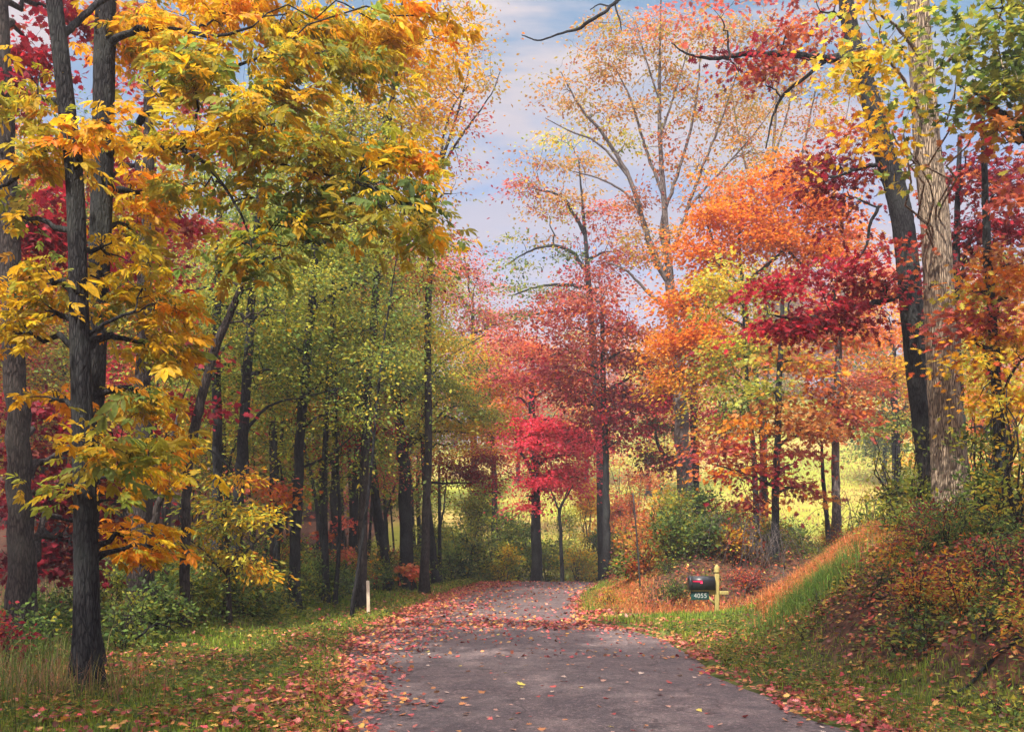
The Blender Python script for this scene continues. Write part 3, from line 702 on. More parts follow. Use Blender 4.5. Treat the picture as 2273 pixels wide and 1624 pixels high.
ptree('oak_tree', 'dark red oak with a slender trunk, massed crown right of the scarlet maple', 30,
  [(1346,1250,18), (1346,1140,17), (1345,1040,16), (1342,930,15), (1338,800,13), (1336,680,8)],
  [(1330,760,110,50,1.5,'redrust'), (1260,730,90,60,1.5,'redrust'), (1380,850,90,60,1.8,'maroon'), (1280,830,90,50,1.5,'redrust'), (1430,780,70,60,1.3,'rust'), (1350,920,80,45,1.6,'crimson'), (1420,920,90,35,1.7,'crimson'), (1300,900,60,40,1.4,'redrust'),
   (1380,980,60,30,1.2,'maroon'), (1310,660,80,50,1.1,'redrust'), (1450,880,80,40,1.6,'crimson'), (1220,790,60,40,1.1,'crimson'), (1400,720,70,50,1.2,'redrust'), (1480,830,50,30,1.0,'rust'), (1260,870,60,26,1.2,'crimson')], leaf='simple', size=.135, per=22, spray=.55, bark='dark', flat=.3, dens=1.5)
ptree('oak_tree', 'rosy oak with clumps of dark greenish arching boughs beside the gap of sky', 36,
  [(1340,1240,22), (1330,1000,21), (1318,800,19), (1306,620,14), (1299,520,9), (1290,420,5), (1284,350,3)],
  [(1200,350,60,45,.75,'tanolive'), (1180,420,50,35,.6,'mixed'), (1240,310,55,40,.7,'yelgreen'), (1250,420,70,45,.8,'tanolive'), (1170,400,50,40,.7,'rose'), (1300,360,60,50,.7,'tanolive'), (1220,480,70,40,.7,'mixed'), (1330,470,60,50,.8,'rose'),
   (1170,560,70,28,.9,'green'), (1250,560,60,24,.7,'green'), (1150,640,60,24,.9,'green'), (1230,635,60,20,.8,'green'), (1180,690,70,24,.8,'green'), (1300,590,70,50,.8,'redrust'), (1240,690,80,50,.9,'rose'), (1130,720,60,50,.8,'rose'), (1360,560,70,60,1.0,'redrust'), (1340,640,70,60,1.0,'rose'), (1130,800,60,50,.9,'redrust')],
  limbs=[[(1306,610,9),(1270,560,8),(1220,545,6),(1170,560,4),(1120,590,2)], [(1304,640,9),(1260,632,7),(1200,635,5),(1140,655,3)], [(1306,690,8),(1240,690,7),(1170,700,4)], [(1298,520,9),(1250,440,6),(1190,420,3)]],
  leaf='simple', size=.14, per=20, spray=.6, bark='dark', flat=.3, dens=1.3)
# tall fan shaped tree, trunk and bare pale upper branches
ptree('poplar_tree', 'tall sparse tree fanning pale bare branches into the sky, few tan leaves', 29.5,
  [(1522,1137,38), (1520,1050,38), (1514,960,37), (1508,880,34), (1498,760,29), (1490,660,26), (1482,560,18), (1474,450,14), (1466,330,11), (1464,200,8), (1466,60,5), (1468,-60,3)],
  [(1250,200,60,50,.55,'tanolive'), (1320,140,70,50,.65,'tanolive'), (1400,90,80,50,.6,'tanolive'), (1330,250,70,50,.45,'tanolive'), (1470,150,80,60,.5,'tanolive'), (1420,230,70,60,.4,'tanolive'), (1540,240,70,60,.4,'tanolive'), (1470,60,80,50,.55,'coral'), (1560,80,80,60,.5,'tanolive'),
   (1600,200,70,60,.45,'tanolive'), (1640,300,70,60,.4,'tanolive'), (1540,370,70,60,.35,'tanolive'), (1470,330,60,50,.35,'rust'), (1390,320,60,50,.35,'yelgreen'), (1680,180,70,60,.5,'tanolive'), (1700,340,60,60,.35,'tanolive'), (1330,50,60,40,.35,'tanolive'), (1410,460,60,50,.6,'rust'), (1650,60,80,60,.5,'tanolive'), (1580,440,60,50,.6,'coral'), (1450,540,80,50,.8,'tanolive')],
  limbs=[[(1490,650,15.6),(1450,560,13.3),(1430,500,11.7),(1400,400,9.4),(1340,300,7.0),(1290,240,4.7),(1245,160,2.3)], [(1434,500,7.0),(1400,440,5.5),(1340,400,3.9),(1270,380,2.3)], [(1486,600,10.9),(1470,500,9.4),(1500,400,7.8),(1530,300,6.2),(1548,200,4.7),(1556,110,2.3)],
         [(1492,560,9.4),(1520,480,7.8),(1560,370,6.2),(1600,270,4.7),(1640,150,2.3)], [(1474,440,7.8),(1430,320,6.2),(1400,220,4.7),(1360,140,2.3)], [(1400,400,6.2),(1330,320,4.7),(1262,290,3.1),(1210,262,1.6)], [(1467,300,5.5),(1500,200,3.9),(1530,100,2.3)], [(1520,470,6.2),(1600,380,4.7),(1680,290,3.1),(1740,200,1.6)],
         [(1466,230,4.7),(1430,120,3.1),(1410,40,1.6)], [(1498,700,9.4),(1440,650,7.0),(1390,600,4.7),(1340,580,2.3)]],
  leaf='simple', size=.115, per=15, spray=.32, bark='grey', twig=.008, dens=1.9, tier=0)
ptree('poplar_tree', 'second sparse tan tree with upright bare stems, right of the fan shaped tree', 35,
  [(1690,1180,18), (1694,1000,17), (1700,800,15), (1706,600,12), (1712,420,9), (1722,240,6), (1730,80,3)],
  [(1660,240,80,60,.5,'tanolive'), (1760,200,80,60,.5,'tanolive'), (1720,120,80,60,.5,'tanolive'), (1810,280,70,60,.5,'tan'), (1690,340,70,50,.5,'tanolive'), (1800,370,70,50,.5,'tanolive'), (1620,400,60,50,.5,'tanolive'), (1850,200,60,60,.5,'tanolive'), (1780,60,80,60,.4,'tan')],
  limbs=[[(1706,600,8),(1740,480,6),(1780,340,5),(1810,200,3)], [(1708,540,7),(1670,420,5),(1640,300,4),(1620,180,2)], [(1716,360,5),(1750,240,4),(1770,120,2)]], leaf='simple', size=.125, per=13, spray=.42, bark='grey', dens=1.6, tier=0)
ptree('maple_tree', 'large flame orange maple, its crown the brightest mass right of the road', 27,
  [(1700,1165,17), (1696,1050,16), (1690,940,15), (1672,800,13), (1650,650,10), (1640,520,6)],
  [(1580,480,80,60,1.7,'orange'), (1680,470,90,60,1.7,'orange'), (1760,430,90,60,1.6,'orange'), (1840,470,70,60,1.5,'orange'), (1620,560,90,55,1.6,'orange'), (1720,540,90,60,1.7,'orange'), (1820,560,80,50,1.5,'orange'), (1880,540,60,50,1.3,'coral'),
   (1540,580,60,50,1.4,'orange'), (1500,680,60,50,1.5,'orange'), (1560,740,90,50,1.9,'orange'), (1500,790,70,40,1.8,'orange'), (1590,790,70,50,1.7,'orange'), (1470,830,50,30,1.4,'hickorange'), (1540,660,60,50,1.5,'orange'), (1560,850,70,35,1.4,'hickorange'), (1740,390,70,40,1.2,'orange'), (1650,430,50,40,1.1,'coral')],
  limbs=[[(1640,640,10),(1700,590,8),(1760,540,6),(1810,480,3)], [(1650,650,9),(1600,580,7),(1570,500,4)], [(1750,560,6),(1790,590,5),(1830,560,3)]], leaf='simple', size=.13, per=24, spray=.5, bark='dark', flat=.4)
ptree('maple_tree', 'yellow green maple low between the orange crown and the crimson bough', 24,
  [(1680,1158,14), (1676,1050,13), (1668,950,12), (1660,860,11), (1652,760,8), (1650,680,5)],
  [(1610,640,70,50,1.4,'yelgreen'), (1680,650,60,40,1.2,'lime'), (1560,630,50,40,1.2,'yelgreen'), (1620,830,80,50,1.3,'lime'), (1700,790,70,50,1.2,'lime'), (1600,910,60,50,1.2,'mixed'), (1660,900,60,50,1.2,'green'), (1640,740,70,45,1.2,'yelgreen'), (1580,980,50,30,1.0,'redrust')],
  leaf='simple', size=.12, per=22, spray=.45, bark='dark')
ptree('oak_tree', 'slim dark trunk with layered rust and crimson sprays over the field', 21,
  [(1720,1212,18), (1722,1100,17), (1726,980,16), (1728,870,15), (1734,740,12), (1738,640,7)],
  [(1600,1000,90,24,1.4,'redrust'), (1680,1010,80,26,1.3,'redrust'), (1760,1030,80,30,1.3,'redrust'), (1800,960,80,40,1.2,'rust'), (1740,900,70,50,1.2,'rust'), (1700,1080,60,25,1.3,'crimson'), (1640,1060,70,20,.9,'maroon'), (1790,1080,60,25,1.0,'rust'), (1680,960,60,30,1.1,'orange'),
   (1760,800,80,50,1.1,'mixed'), (1700,860,60,40,1.0,'lime'), (1590,1030,50,20,1.0,'orange')],
  limbs=[[(1722,1080,9),(1680,1060,7),(1620,1040,5),(1580,1030,3)]], leaf='oak', size=.13, per=16, spray=.4, bark='dark', flat=.25)
ptree('oak_tree', 'straight dark trunk standing before the tan field, rust leaves overhead', 22.5,
  [(1860,1214,24), (1857,1120,20), (1855,1000,19), (1856,880,18), (1862,760,15), (1870,640,10)],
  [(1810,850,80,50,1.2,'rust'), (1890,870,60,50,1.1,'redrust'), (1840,760,90,60,1.3,'coral'), (1900,950,40,40,.8,'rose'), (1800,720,80,50,1.1,'mixed'), (1850,930,50,30,1.0,'redrust'), (1880,680,70,50,1.1,'rust')],
  leaf='oak', size=.13, per=16, spray=.45, bark='grey')
ptree('sapling', 'thin dark stem leaning against the straight trunk before the tan field', 22, [(1842,1208,11), (1834,1130,10), (1827,1050,9), (1824,980,6)], [(1815,985,40,25,.9,'redrust')], leaf='oak', size=.12, per=12, spray=.3, cat='sapling')
ptree('oak_tree', 'stout dark forked trunk with a curved low bough behind the fan shaped tree', 31.5,
  [(1545,1130,24), (1542,1040,22), (1540,940,20), (1538,840,17), (1530,720,11)],
  [(1480,1010,50,40,1.3,'maroon'), (1450,970,50,40,1.2,'dkgreen'), (1560,930,60,40,1.1,'crimson'), (1470,1040,40,25,.9,'rust'), (1500,880,70,40,1.2,'maroon')], limbs=[[(1540,1030,10),(1490,1020,9),(1462,990,8),(1452,940,5)]], leaf='simple', size=.13, per=18, spray=.5)

# ================================================================== right, near
ptree('oak_tree', 'dark leaning trunk on the bank beside the pale trunk, with a crimson bough', 15.6,
  [(2092,1235,50), (2078,1120,48), (2056,960,48), (2036,800,48), (2020,640,47), (2004,500,45), (1984,410,45), (1962,340,43), (1930,220,40), (1900,120,37), (1880,20,32), (1862,-120,26), (1850,-320,18)],
  [(1760,650,90,55,1.9,'crimson',-.6), (1850,640,100,50,1.7,'crimson',-.5), (1700,700,50,40,1.4,'crimson',-.6), (1940,620,70,50,1.4,'maroon'), (1840,700,100,40,1.3,'maroon',-.3), (1990,600,50,40,1.2,'redrust',-.6),
   (1860,380,90,60,1.2,'maroon',.4), (1930,330,70,50,1.2,'redrust',.4), (1840,440,60,50,1.0,'maroon',.5), (1680,110,100,60,.3,'redrust'), (1750,70,90,60,.35,'redrust'), (1640,160,60,50,.4,'crimson'), (1600,40,90,50,.5,'rose'), (1700,190,50,40,.7,'redrust'),
   (1800,30,80,60,.8,'redrust')],
  limbs=[[(1992,655,15,-.2),(1930,675,13,-.3),(1860,690,11,-.4),(1780,708,8,-.5),(1720,700,4,-.6)], [(1836,132,18),(1780,124,15),(1700,120,13),(1640,122,11),(1590,130,9),(1530,122,5),(1490,95,3)],
         [(1890,120,22),(1862,128,20),(1836,132,18)], [(1830,138,9),(1790,170,8),(1740,210,7),(1715,260,5),(1700,330,3)],
         [(1955,455,8),(1930,500,7),(1925,540,6),(1905,575,4)], [(1968,365,10),(1920,370,8),(1860,390,5),(1820,395,3)],
         [(1858,-140,16),(1700,-130,13),(1500,-60,10),(1405,-15,8),(1372,0,7.5),(1335,32,7),(1300,52,8),(1288,62,7),(1240,76,4.5),(1198,90,3.5),(1175,84,3),(1158,78,2)], [(1372,2,5),(1366,15,4),(1376,45,3.5),(1379,68,2)], [(1352,15,4),(1330,10,3),(1310,22,2)]],
  leaf='oak', size=.105, per=18, spray=.34, hero=True, flat=.3, limbr=.45)
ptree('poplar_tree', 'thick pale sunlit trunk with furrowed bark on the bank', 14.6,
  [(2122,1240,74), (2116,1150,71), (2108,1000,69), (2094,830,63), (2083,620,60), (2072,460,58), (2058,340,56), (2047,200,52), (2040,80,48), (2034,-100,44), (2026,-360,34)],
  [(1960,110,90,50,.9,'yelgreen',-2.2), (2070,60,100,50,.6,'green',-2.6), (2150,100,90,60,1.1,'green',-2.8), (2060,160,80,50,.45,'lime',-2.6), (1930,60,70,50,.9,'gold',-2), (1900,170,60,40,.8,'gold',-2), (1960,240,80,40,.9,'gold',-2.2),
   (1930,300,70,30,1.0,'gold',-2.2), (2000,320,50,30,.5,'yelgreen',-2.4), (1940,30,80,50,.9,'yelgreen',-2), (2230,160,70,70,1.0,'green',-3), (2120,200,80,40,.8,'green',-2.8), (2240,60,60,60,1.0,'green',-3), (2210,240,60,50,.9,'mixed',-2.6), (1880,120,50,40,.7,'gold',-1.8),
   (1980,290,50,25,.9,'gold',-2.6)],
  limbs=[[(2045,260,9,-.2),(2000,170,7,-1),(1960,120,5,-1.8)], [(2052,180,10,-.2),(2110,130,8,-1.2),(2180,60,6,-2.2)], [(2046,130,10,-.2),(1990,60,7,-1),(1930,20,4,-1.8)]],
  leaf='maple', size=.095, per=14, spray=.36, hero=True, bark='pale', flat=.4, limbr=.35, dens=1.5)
ptree('maple_tree', 'dark trunk pressed against the shaded side of the pale trunk', 16.4,
  [(2150,1230,40), (2142,1120,34), (2136,1000,27), (2128,850,22), (2122,700,19), (2124,520,15), (2130,300,10)],
  [(2140,520,70,50,1.2,'maroon'), (2200,450,80,60,1.4,'maroon'), (2120,420,50,50,1.0,'redrust'), (2180,360,80,60,1.2,'maroon'), (2240,500,60,60,1.2,'crimson'), (2240,390,60,60,1.1,'redrust'), (2150,600,60,30,.8,'redrust')],
  limbs=[[(2130,640,8),(2145,560,6),(2180,480,4)]], leaf='oak', size=.115, per=16, spray=.36)
ptree('maple_tree', 'dark slender trunk at the far end of the bank amid orange and yellow leaves', 13.4,
  [(2232,1240,40), (2228,1120,34), (2222,1000,29), (2212,850,24), (2202,700,22), (2192,560,20), (2186,400,15), (2180,200,10)],
  [(2190,730,70,50,1.1,'redrust'), (2240,660,60,60,1.2,'orange'), (2250,780,50,60,1.0,'hickorange'), (2180,810,60,40,.9,'gold',-.4), (2150,760,50,40,.9,'redrust'), (2230,560,60,50,1.0,'rust'), (2240,880,50,60,.9,'gold'), (2160,650,60,30,.8,'yelgreen')],
  limbs=[[(2196,620,8),(2230,590,6),(2270,585,4)], [(2228,1090,12),(2180,1130,10),(2120,1160,6)], [(2216,900,8),(2250,820,6),(2280,790,4)]], leaf='oak', size=.105, per=16, spray=.34, dens=3.2)
ptree('maple_tree', 'green and gold maple partly out of view above the bank, hanging long dark twigs', 11.8,
  [(2420,1240,40), (2415,1000,36), (2400,700,32), (2385,400,28), (2370,100,22), (2360,-200,16)],
  [(2230,320,70,50,.7,'mixed'), (2250,170,60,70,.9,'green'), (2260,260,50,50,.7,'rust'), (2300,100,110,90,.9,'green'), (2200,20,80,50,.8,'green'), (2280,400,60,60,.8,'redrust'), (2330,-100,150,100,.9,'lime')],
  limbs=[[(2392,500,16),(2330,380,12),(2273,300,10),(2200,230,7),(2130,190,4)], [(2392,420,12),(2300,300,8),(2230,260,5),(2180,270,3)]], leaf='maple', size=.105, per=14, spray=.34)

# tree crowns in the middle distance behind the right trunks
ptree('maple_tree', 'rounded yellow and orange tree beyond the field edge behind the leaning trunk', 38,
  [(1990,1150,22), (1988,1000,20), (1985,880,16), (1985,780,9)],
  [(1960,740,90,50,1.1,'orange'), (2000,830,90,60,1.1,'gold'), (1930,830,70,50,1.0,'rose'), (1980,920,80,50,1.1,'green'), (2060,700,60,60,1.0,'gold'), (1940,660,60,50,1.0,'orange'), (1920,590,60,50,.9,'coral'), (2040,900,60,50,1.0,'mixed')], leaf='simple', size=.16, per=20, spray=.7)
ptree('maple_tree', 'lime green and yellow tree behind the bank seen right of the pale trunk', 30,
  [(2200,1180,22), (2198,1000,20), (2195,850,16), (2190,720,9)],
  [(2180,620,80,60,1.1,'lime'), (2240,720,80,60,1.1,'gold'), (2160,720,60,50,1.0,'lime'), (2250,600,60,60,1.0,'gold'), (2190,850,80,60,1.0,'yelgreen'), (2240,960,70,60,1.0,'mixed'), (2150,950,70,60,.9,'lime')], leaf='simple', size=.13, per=20, spray=.6)
# ================================================================== woods filling in behind
def wood_tree(x, y, h, lean, pals, label, group, r=.13, low=.25, cover=1.0, spread=.2, size=None, bark='dark', name='woodland_tree', k=7):
    z = gz(x, y)
    dx = lean * h
    tr = [(x, y, z, r), (x + dx * .3 + rng.normal(0, .1), y, z + h * .3, r * .88), (x + dx * .6, y, z + h * .62, r * .65), (x + dx, y, z + h * .95, r * .2)]
    regs = []
    for i in range(k):
        f = low + (1 - low) * (i + rng.random()) / k
        w = spread * h * (1 - .55 * abs(f - .6) / .6)
        a = rng.random() * 2 * PI; q = rng.random() * .7 * w
        c = np.array([x + dx * f + q * math.cos(a), y + q * math.sin(a), z + f * h])
        regs.append((c, np.array([w * .8, w * .8, h * (.5 - .28 * low) / k * 1.5 + .3]), cover * rng.uniform(.7, 1.2), pals[int(rng.integers(len(pals)))]))
    make_tree(name, label, 'tree', tr, regs, leaf='simple', size=size or (.006 * y ** .9 if y < 60 else .30), per=20 if y < 60 else 16, spray=.55 if y < 60 else .9, bark=bark, group=group, sides=8)

def scatter(n, xa, xb, ya, yb, mind):
    pts = []
    for _ in range(n * 40):
        p = (rng.uniform(xa, xb), rng.uniform(ya, yb))
        if p[0] > -2.6 - (p[1] - 30) * .02 - max(0, 24 - p[1]) * .1: continue
        if all((p[0] - q[0]) ** 2 + (p[1] - q[1]) ** 2 > mind ** 2 for q in pts): pts.append(p)
        if len(pts) >= n: break
    return pts
KIND = [(['green', 'lime', 'lime'], 'slender dark trunk with yellow green leaves deep in the left woods', 'yellow green trees deep in the left woods'),
        (['rust', 'tan', 'mixed'], 'slender dark trunk with rusty brown leaves deep in the left woods', 'rusty trees deep in the left woods'),
        (['crimson', 'redrust', 'maroon'], 'slender dark trunk with dark red leaves deep in the left woods', 'dark red trees deep in the left woods'),
        (['orange', 'gold', 'coral'], 'slender dark trunk with orange gold leaves deep in the left woods', 'orange trees deep in the left woods')]
for i, (x, y) in enumerate(scatter(46, -24, -3, 21, 46, 1.7)):
    f = x / y
    w = [.74, .10, .08, .08] if f > -.34 else [.3, .2, .35, .15]
    kd = KIND[int(rng.choice(4, p=w))]
    hm = 9 + (-x) * .30 if y > 30 else 9 + rng.uniform(0, 3)
    wood_tree(x, y, hm * rng.uniform(.85, 1.15), rng.normal(0, .03), kd[0], kd[1], kd[2], r=rng.uniform(.07, .15), cover=.42, low=.40 if y < 34 else .26, k=8)
for i, (x, y) in enumerate(scatter(16, -34, -4, 48, 62, 3.5)):
    kd = KIND[int(rng.choice(4, p=[.65, .17, .08, .10]))]
    wood_tree(x, y, rng.uniform(13, 17), rng.normal(0, .02), kd[0], kd[1], kd[2], r=rng.uniform(.12, .2), cover=1.1, low=.05, k=9, spread=.22)
for i, (x, y) in enumerate(scatter(34, -16, -2.6, 17, 42, 1.1)):
    wood_tree(x, y, rng.uniform(6, 9.5), rng.normal(0, .09), [['lime', 'green'], ['mixed', 'rust', 'lime'], ['lime', 'yelgreen']][i % 3], ['thin young trunk with sparse yellow green leaves among the thicker left trunks', 'thin young trunk with sparse brown leaves among the thicker left trunks', 'thin young trunk with sparse lemon leaves among the thicker left trunks'][i % 3],
              ['thin yellow green young trees of the left woods', 'thin brown young trees of the left woods', 'thin lemon young trees of the left woods'][i % 3], r=rng.uniform(.03, .06), cover=.15, low=.42, k=6, spread=.2, name='young_tree')
# round crowns along the top of the field
HK = [(['orange', 'coral'], 'orange tree on the skyline of the far field', 'orange trees on the skyline of the field'), (['gold', 'yelgreen'], 'yellow tree on the skyline of the far field', 'yellow trees on the skyline of the field'),
      (['green', 'lime'], 'green tree on the skyline of the far field', 'green trees on the skyline of the field'), (['redrust', 'rose'], 'rose red tree on the skyline of the far field', 'red trees on the skyline of the field')]
for i in range(30):
    x = -8 + i * 3.3 + rng.normal(0, 1); y = rng.uniform(112, 128)
    kd = HK[int(rng.integers(4))]
    wood_tree(x, y, rng.uniform(8, 13) + (2.5 if x > 25 else 0), 0, kd[0], kd[1], kd[2], r=.25, low=.08, cover=1.4, spread=.34, size=.42, name='skyline_tree', k=6)
# field edge trees, mid distance, right
for (u, Y, h, pals, lab) in [(1960, 60, 8, ['green', 'dkgreen'], 'small dark green tree on the slope of the field beside the leaning trunk'), (2080, 56, 11, ['gold', 'orange'], 'yellow orange tree on the field slope behind the pale trunk'),
                             (2250, 50, 12, ['orange', 'gold', 'rust'], 'orange tree on the field slope seen past the last trunk of the bank'), (1440, 62, 9, ['coral', 'yelgreen'], 'peach coloured tree on the field left of the fan shaped tree'),
                             (1300, 70, 9, ['coral', 'gold'], 'peach and yellow tree on the field behind the forked sapling'), (1600, 88, 11, ['orange', 'coral'], 'orange tree high on the field behind the flame maple'), (1150, 74, 10, ['rose', 'coral'], 'rose tree on the field behind the scarlet maple')]:
    wood_tree((u - CU) / F * Y, Y, h, 0, pals, lab, None, r=.16, low=.2, cover=1.2, spread=.3, size=.22, name='field_tree', k=6)
# trees behind the photographer on the left that shade the near road
for (x, y, h) in [(-7.5, .5, 12), (-5.0, -5.0, 13), (-11.5, 4.5, 13)]:
    wood_tree(x, y, h, .02, ['gold', 'hickmid'], 'tall golden verge tree standing out of view beside the near road', 'golden verge trees beside the near road', r=.2, low=.5, cover=.5, spread=.30, size=.16, name='verge_tree', k=7)

make_tree('verge_tree', 'tall rusty tree leaning over the road from the near bank, out of view', 'tree', [(5.2, 2.2, gz(5.2, 2.2), .24), (5.0, 2.5, 4.0, .21), (4.2, 3.3, 7.5, .16), (3.0, 4.6, 10.2, .09), (2.0, 5.6, 12, .04)],
  [(np.array(c), np.array(r), 1.5, 'redrust') for c, r in [((1.2, 5.6, 9.6), (2, 2, .9)), ((3.4, 5.8, 9.2), (1.9, 1.8, .9)), ((1.6, 4.2, 11), (2.2, 2, .8)), ((4.8, 4.2, 9.8), (1.7, 1.7, .8)), ((-1.2, 4.6, 10.2), (2, 2, .8)), ((-.4, 2.4, 10.6), (2, 1.8, .8)), ((2.6, 2.2, 10.2), (2, 1.8, .8))]], size=.15, per=20, spray=.5)  # unseen tree, put in with its crown shaped to shade the bank
make_tree('verge_tree', 'tall amber tree spreading over the near road from the left verge, out of view', 'tree', [(-5.4, -.6, gz(-5.4, -.6), .25), (-5.2, -.4, 4.0, .21), (-4.4, .4, 7.5, .16), (-3.2, 1.6, 10.4, .09), (-2.2, 2.4, 12, .04)],
  [(np.array(c), np.array(r), 1.3, 'hickmid') for c, r in [((-3.2, 1.0, 10.0), (2, 2, .9)), ((-1.6, 3.2, 10.2), (2, 2, .9)), ((-4.4, 3.0, 10.4), (2, 2, .9)), ((-1.2, .8, 10.6), (2, 2, .9)), ((-2.8, 4.6, 10.6), (1.8, 1.6, .8))]], size=.15, per=20, spray=.5)  # unseen tree, its crown set out to shade the near road
# ================================================================== shrubs
def shrub(x, y, w, h, pal, label, group=None, size=.06, leaf='simple', cover=1.3, stems=6, name='shrub', bark='mid', droop=.2, d=None, cat='shrub', lean=0.0):
    z = gz(x, y)
    root = empty(name, (x, y, z)); tag(root, label, cat, group)
    mb = MB(); lv = []
    d = d or w * .7
    nt_ = max(6, int(cover * PI * w * h * .5 / (FILL[leaf] * size ** 2) / 16))
    tips = []
    st = []
    for s in range(stems):
        a = rng.random() * 2 * PI; e = np.array([math.cos(a) * w * .42 * rng.random() ** .5 + lean * h, math.sin(a) * d * .42, h * rng.uniform(.65, 1.0)])
        p0 = np.array([rng.normal(0, .05), rng.normal(0, .05), -.08])
        tt = np.linspace(0, 1, 6)[:, None]
        P = p0 + (e - p0) * tt + rng.normal(0, .03 * h, (6, 3)) * np.sin(PI * tt) + np.array([0, 0, .12 * h]) * np.sin(PI * tt)
        mb.tube(P, np.linspace(.012, .004, 6) * (.6 + h * .45), n=5)
        st.append(P)
    allp = np.vstack(st)
    t = ellipsoid_points(np.array([lean * h * .6, 0, h * .52]), np.array([w * .5, d * .5, h * .48]), nt_)
    t[:, 2] = np.maximum(t[:, 2], .05)
    for tp in t[:70]:
        j = int(np.argmin(np.linalg.norm(allp - tp, axis=1) + .6 * np.maximum(0, allp[:, 2] - tp[2])))
        s = allp[j]; m = (s + tp) / 2 + rng.normal(0, .03, 3)
        mb.tube(np.array([s, m, tp]), np.array([.005, .004, .0025]) * (.7 + .4 * h), n=3, cap=False)
    out = nrm(t * np.array([1, 1, .5]) + 1e-3)
    V, I, C, T = spray_leaves(t, out, pick(pal, nt_), 16, .16 + .05 * w, size, leaf, .7, droop)
    mb.build('stems', BARKS[bark], root)
    link('foliage', mesh_np('foliage', V, I, C, LEAF, tint=T), root)
    return root
def pshrub(u, Y, wpx, hpx, *a, **k):
    return shrub((u - CU) / F * Y, Y, wpx / F * Y, hpx / F * Y, *a, **k)

# green thicket at the head of the bend
for (u, Y, w, h, pal, lab) in [
  (1030, 33, 120, 170, 'green', 'leafy green bush beside the leaning slim trunk at the bend'),
  (1095, 35, 120, 215, 'green', 'tallest green bush of the thicket in front of the bright field'),
  (1060, 39, 130, 240, 'lime', 'pale green feathery bush at the back of the thicket'),
  (1150, 36, 80, 190, 'dkgreen', 'dark green bush left of the scarlet maple trunk'),
  (1005, 32, 90, 100, 'dkgreen', 'low dark bush at the inner end of the left verge'),
  (1118, 34, 60, 120, 'yelgreen', 'small yellow bush between dark bushes at the bend'),
  (1215, 37.5, 90, 130, 'green', 'low green bush at the foot of the forked sapling'),
  (1285, 36.5, 90, 130, 'yelgreen', 'yellow bush on the outside of the bend right of the forked sapling'),
  (1330, 38.5, 70, 170, 'dkgreen', 'dark green upright bush beside the slender red oak trunk'),
  (1385, 38.5, 80, 170, 'yelgreen', 'yellow green bush behind the thin dark pole'),
  (1180, 38, 60, 110, 'green', 'small green bush at the foot of the scarlet maple'),
  (1420, 40, 80, 230, 'coral', 'tall peach coloured bush before the field'),
  (1300, 41, 70, 200, 'gold', 'golden bush against the field left of the red oak trunk'),
  (1375, 42, 100, 240, 'coral', 'pale orange bush beneath the crimson boughs'),
  (1435, 27, 50, 130, 'coral', 'small orange red bush right of the thin dark pole'),
  (1345, 39, 60, 120, 'orange', 'little orange bush beyond the bend'),
  (1250, 40, 60, 150, 'lime', 'slim lime green bush behind the forked sapling'),
  (985, 35, 80, 170, 'lime', 'lime green bush behind the leaning slim trunk'),
  (950, 34, 80, 140, 'green', 'green bush between the thickest verge trunk and the leaning slim trunk')]:
    pshrub(u, Y, w, h, pal, lab, size=.10, cover=1.7)
# mound shrubs behind the mailbox
for (u, Y, w, h, pal, lab) in [
  (1500, 22.5, 120, 130, 'green', 'broad green bush on the mound above the mailbox'),
  (1560, 24, 120, 150, 'dkgreen', 'dark green bush behind the mailbox post'),
  (1480, 25.5, 130, 150, 'mixed', 'olive bush with reddish tips at the back of the mound'),
  (1610, 26, 110, 130, 'green', 'green bush between the mailbox and the slim rust leaved trunk'),
  (1660, 24.5, 110, 120, 'rust', 'brown leaved bush above the bare tangled brambles'),
  (1700, 23, 90, 80, 'mixed', 'small olive bush at the foot of the slim rust leaved trunk'),
  (1770, 25, 120, 70, 'dkgreen', 'low dark bush before the tan field'),
  (1900, 23, 130, 60, 'green', 'low green bush right of the straight trunk'),
  (1570, 21.5, 60, 80, 'dkgreen', 'small dark bush directly behind the mailbox'),
  (1490, 21.2, 110, 150, 'green', 'leafy green bush close behind the mailbox on the mound front'),
  (1560, 21.0, 80, 110, 'dkgreen', 'dark green bush tight behind the mailbox post'),
  (1430, 21.3, 100, 110, 'rust', 'rusty low bush on the mound front left of the mailbox'),
  (1625, 20.8, 100, 90, 'mixed', 'olive bush low on the mound right of the mailbox post'),
  (1395, 22.0, 70, 80, 'green', 'small green bush on the mound edge by the thin dark stem'),
  (1600, 22.4, 120, 120, 'green', 'mid green bush on the mound just under the bare brambles'),
  (1545, 23.2, 40, 30, 'rose', 'tiny red leaved bush on top of the mound')]:
    pshrub(u, Y, w, h, pal, lab, size=.085, cover=1.4)
# bank shrubs, tall thin stems
for (u, Y, w, h, pal, lab) in [
  (1985, 17, 130, 260, 'green', 'tall thin stemmed green shrub left of the pale trunk'),
  (1930, 18, 90, 240, 'yelgreen', 'airy yellow shrub at the end of the bank before the field'),
  (2040, 15, 80, 280, 'lime', 'leafy shrub climbing in front of the leaning trunk'),
  (2180, 13.5, 120, 330, 'green', 'tall green shrub right of the pale trunk'),
  (2250, 12.5, 110, 360, 'yelgreen', 'tall yellow flecked shrub at the far end of the bank'),
  (2120, 14, 90, 140, 'dkgreen', 'ivy green bush at the foot of the pale trunk'),
  (2060, 14.4, 110, 120, 'green', 'leafy bush at the foot of the leaning dark trunk'),
  (1985, 15.4, 110, 90, 'green', 'low leafy bush at the crest of the bank')]:
    pshrub(u, Y, w, h, pal, lab, size=.075, cover=.75 if h > 150 else 1.2, leaf='simple', stems=10)
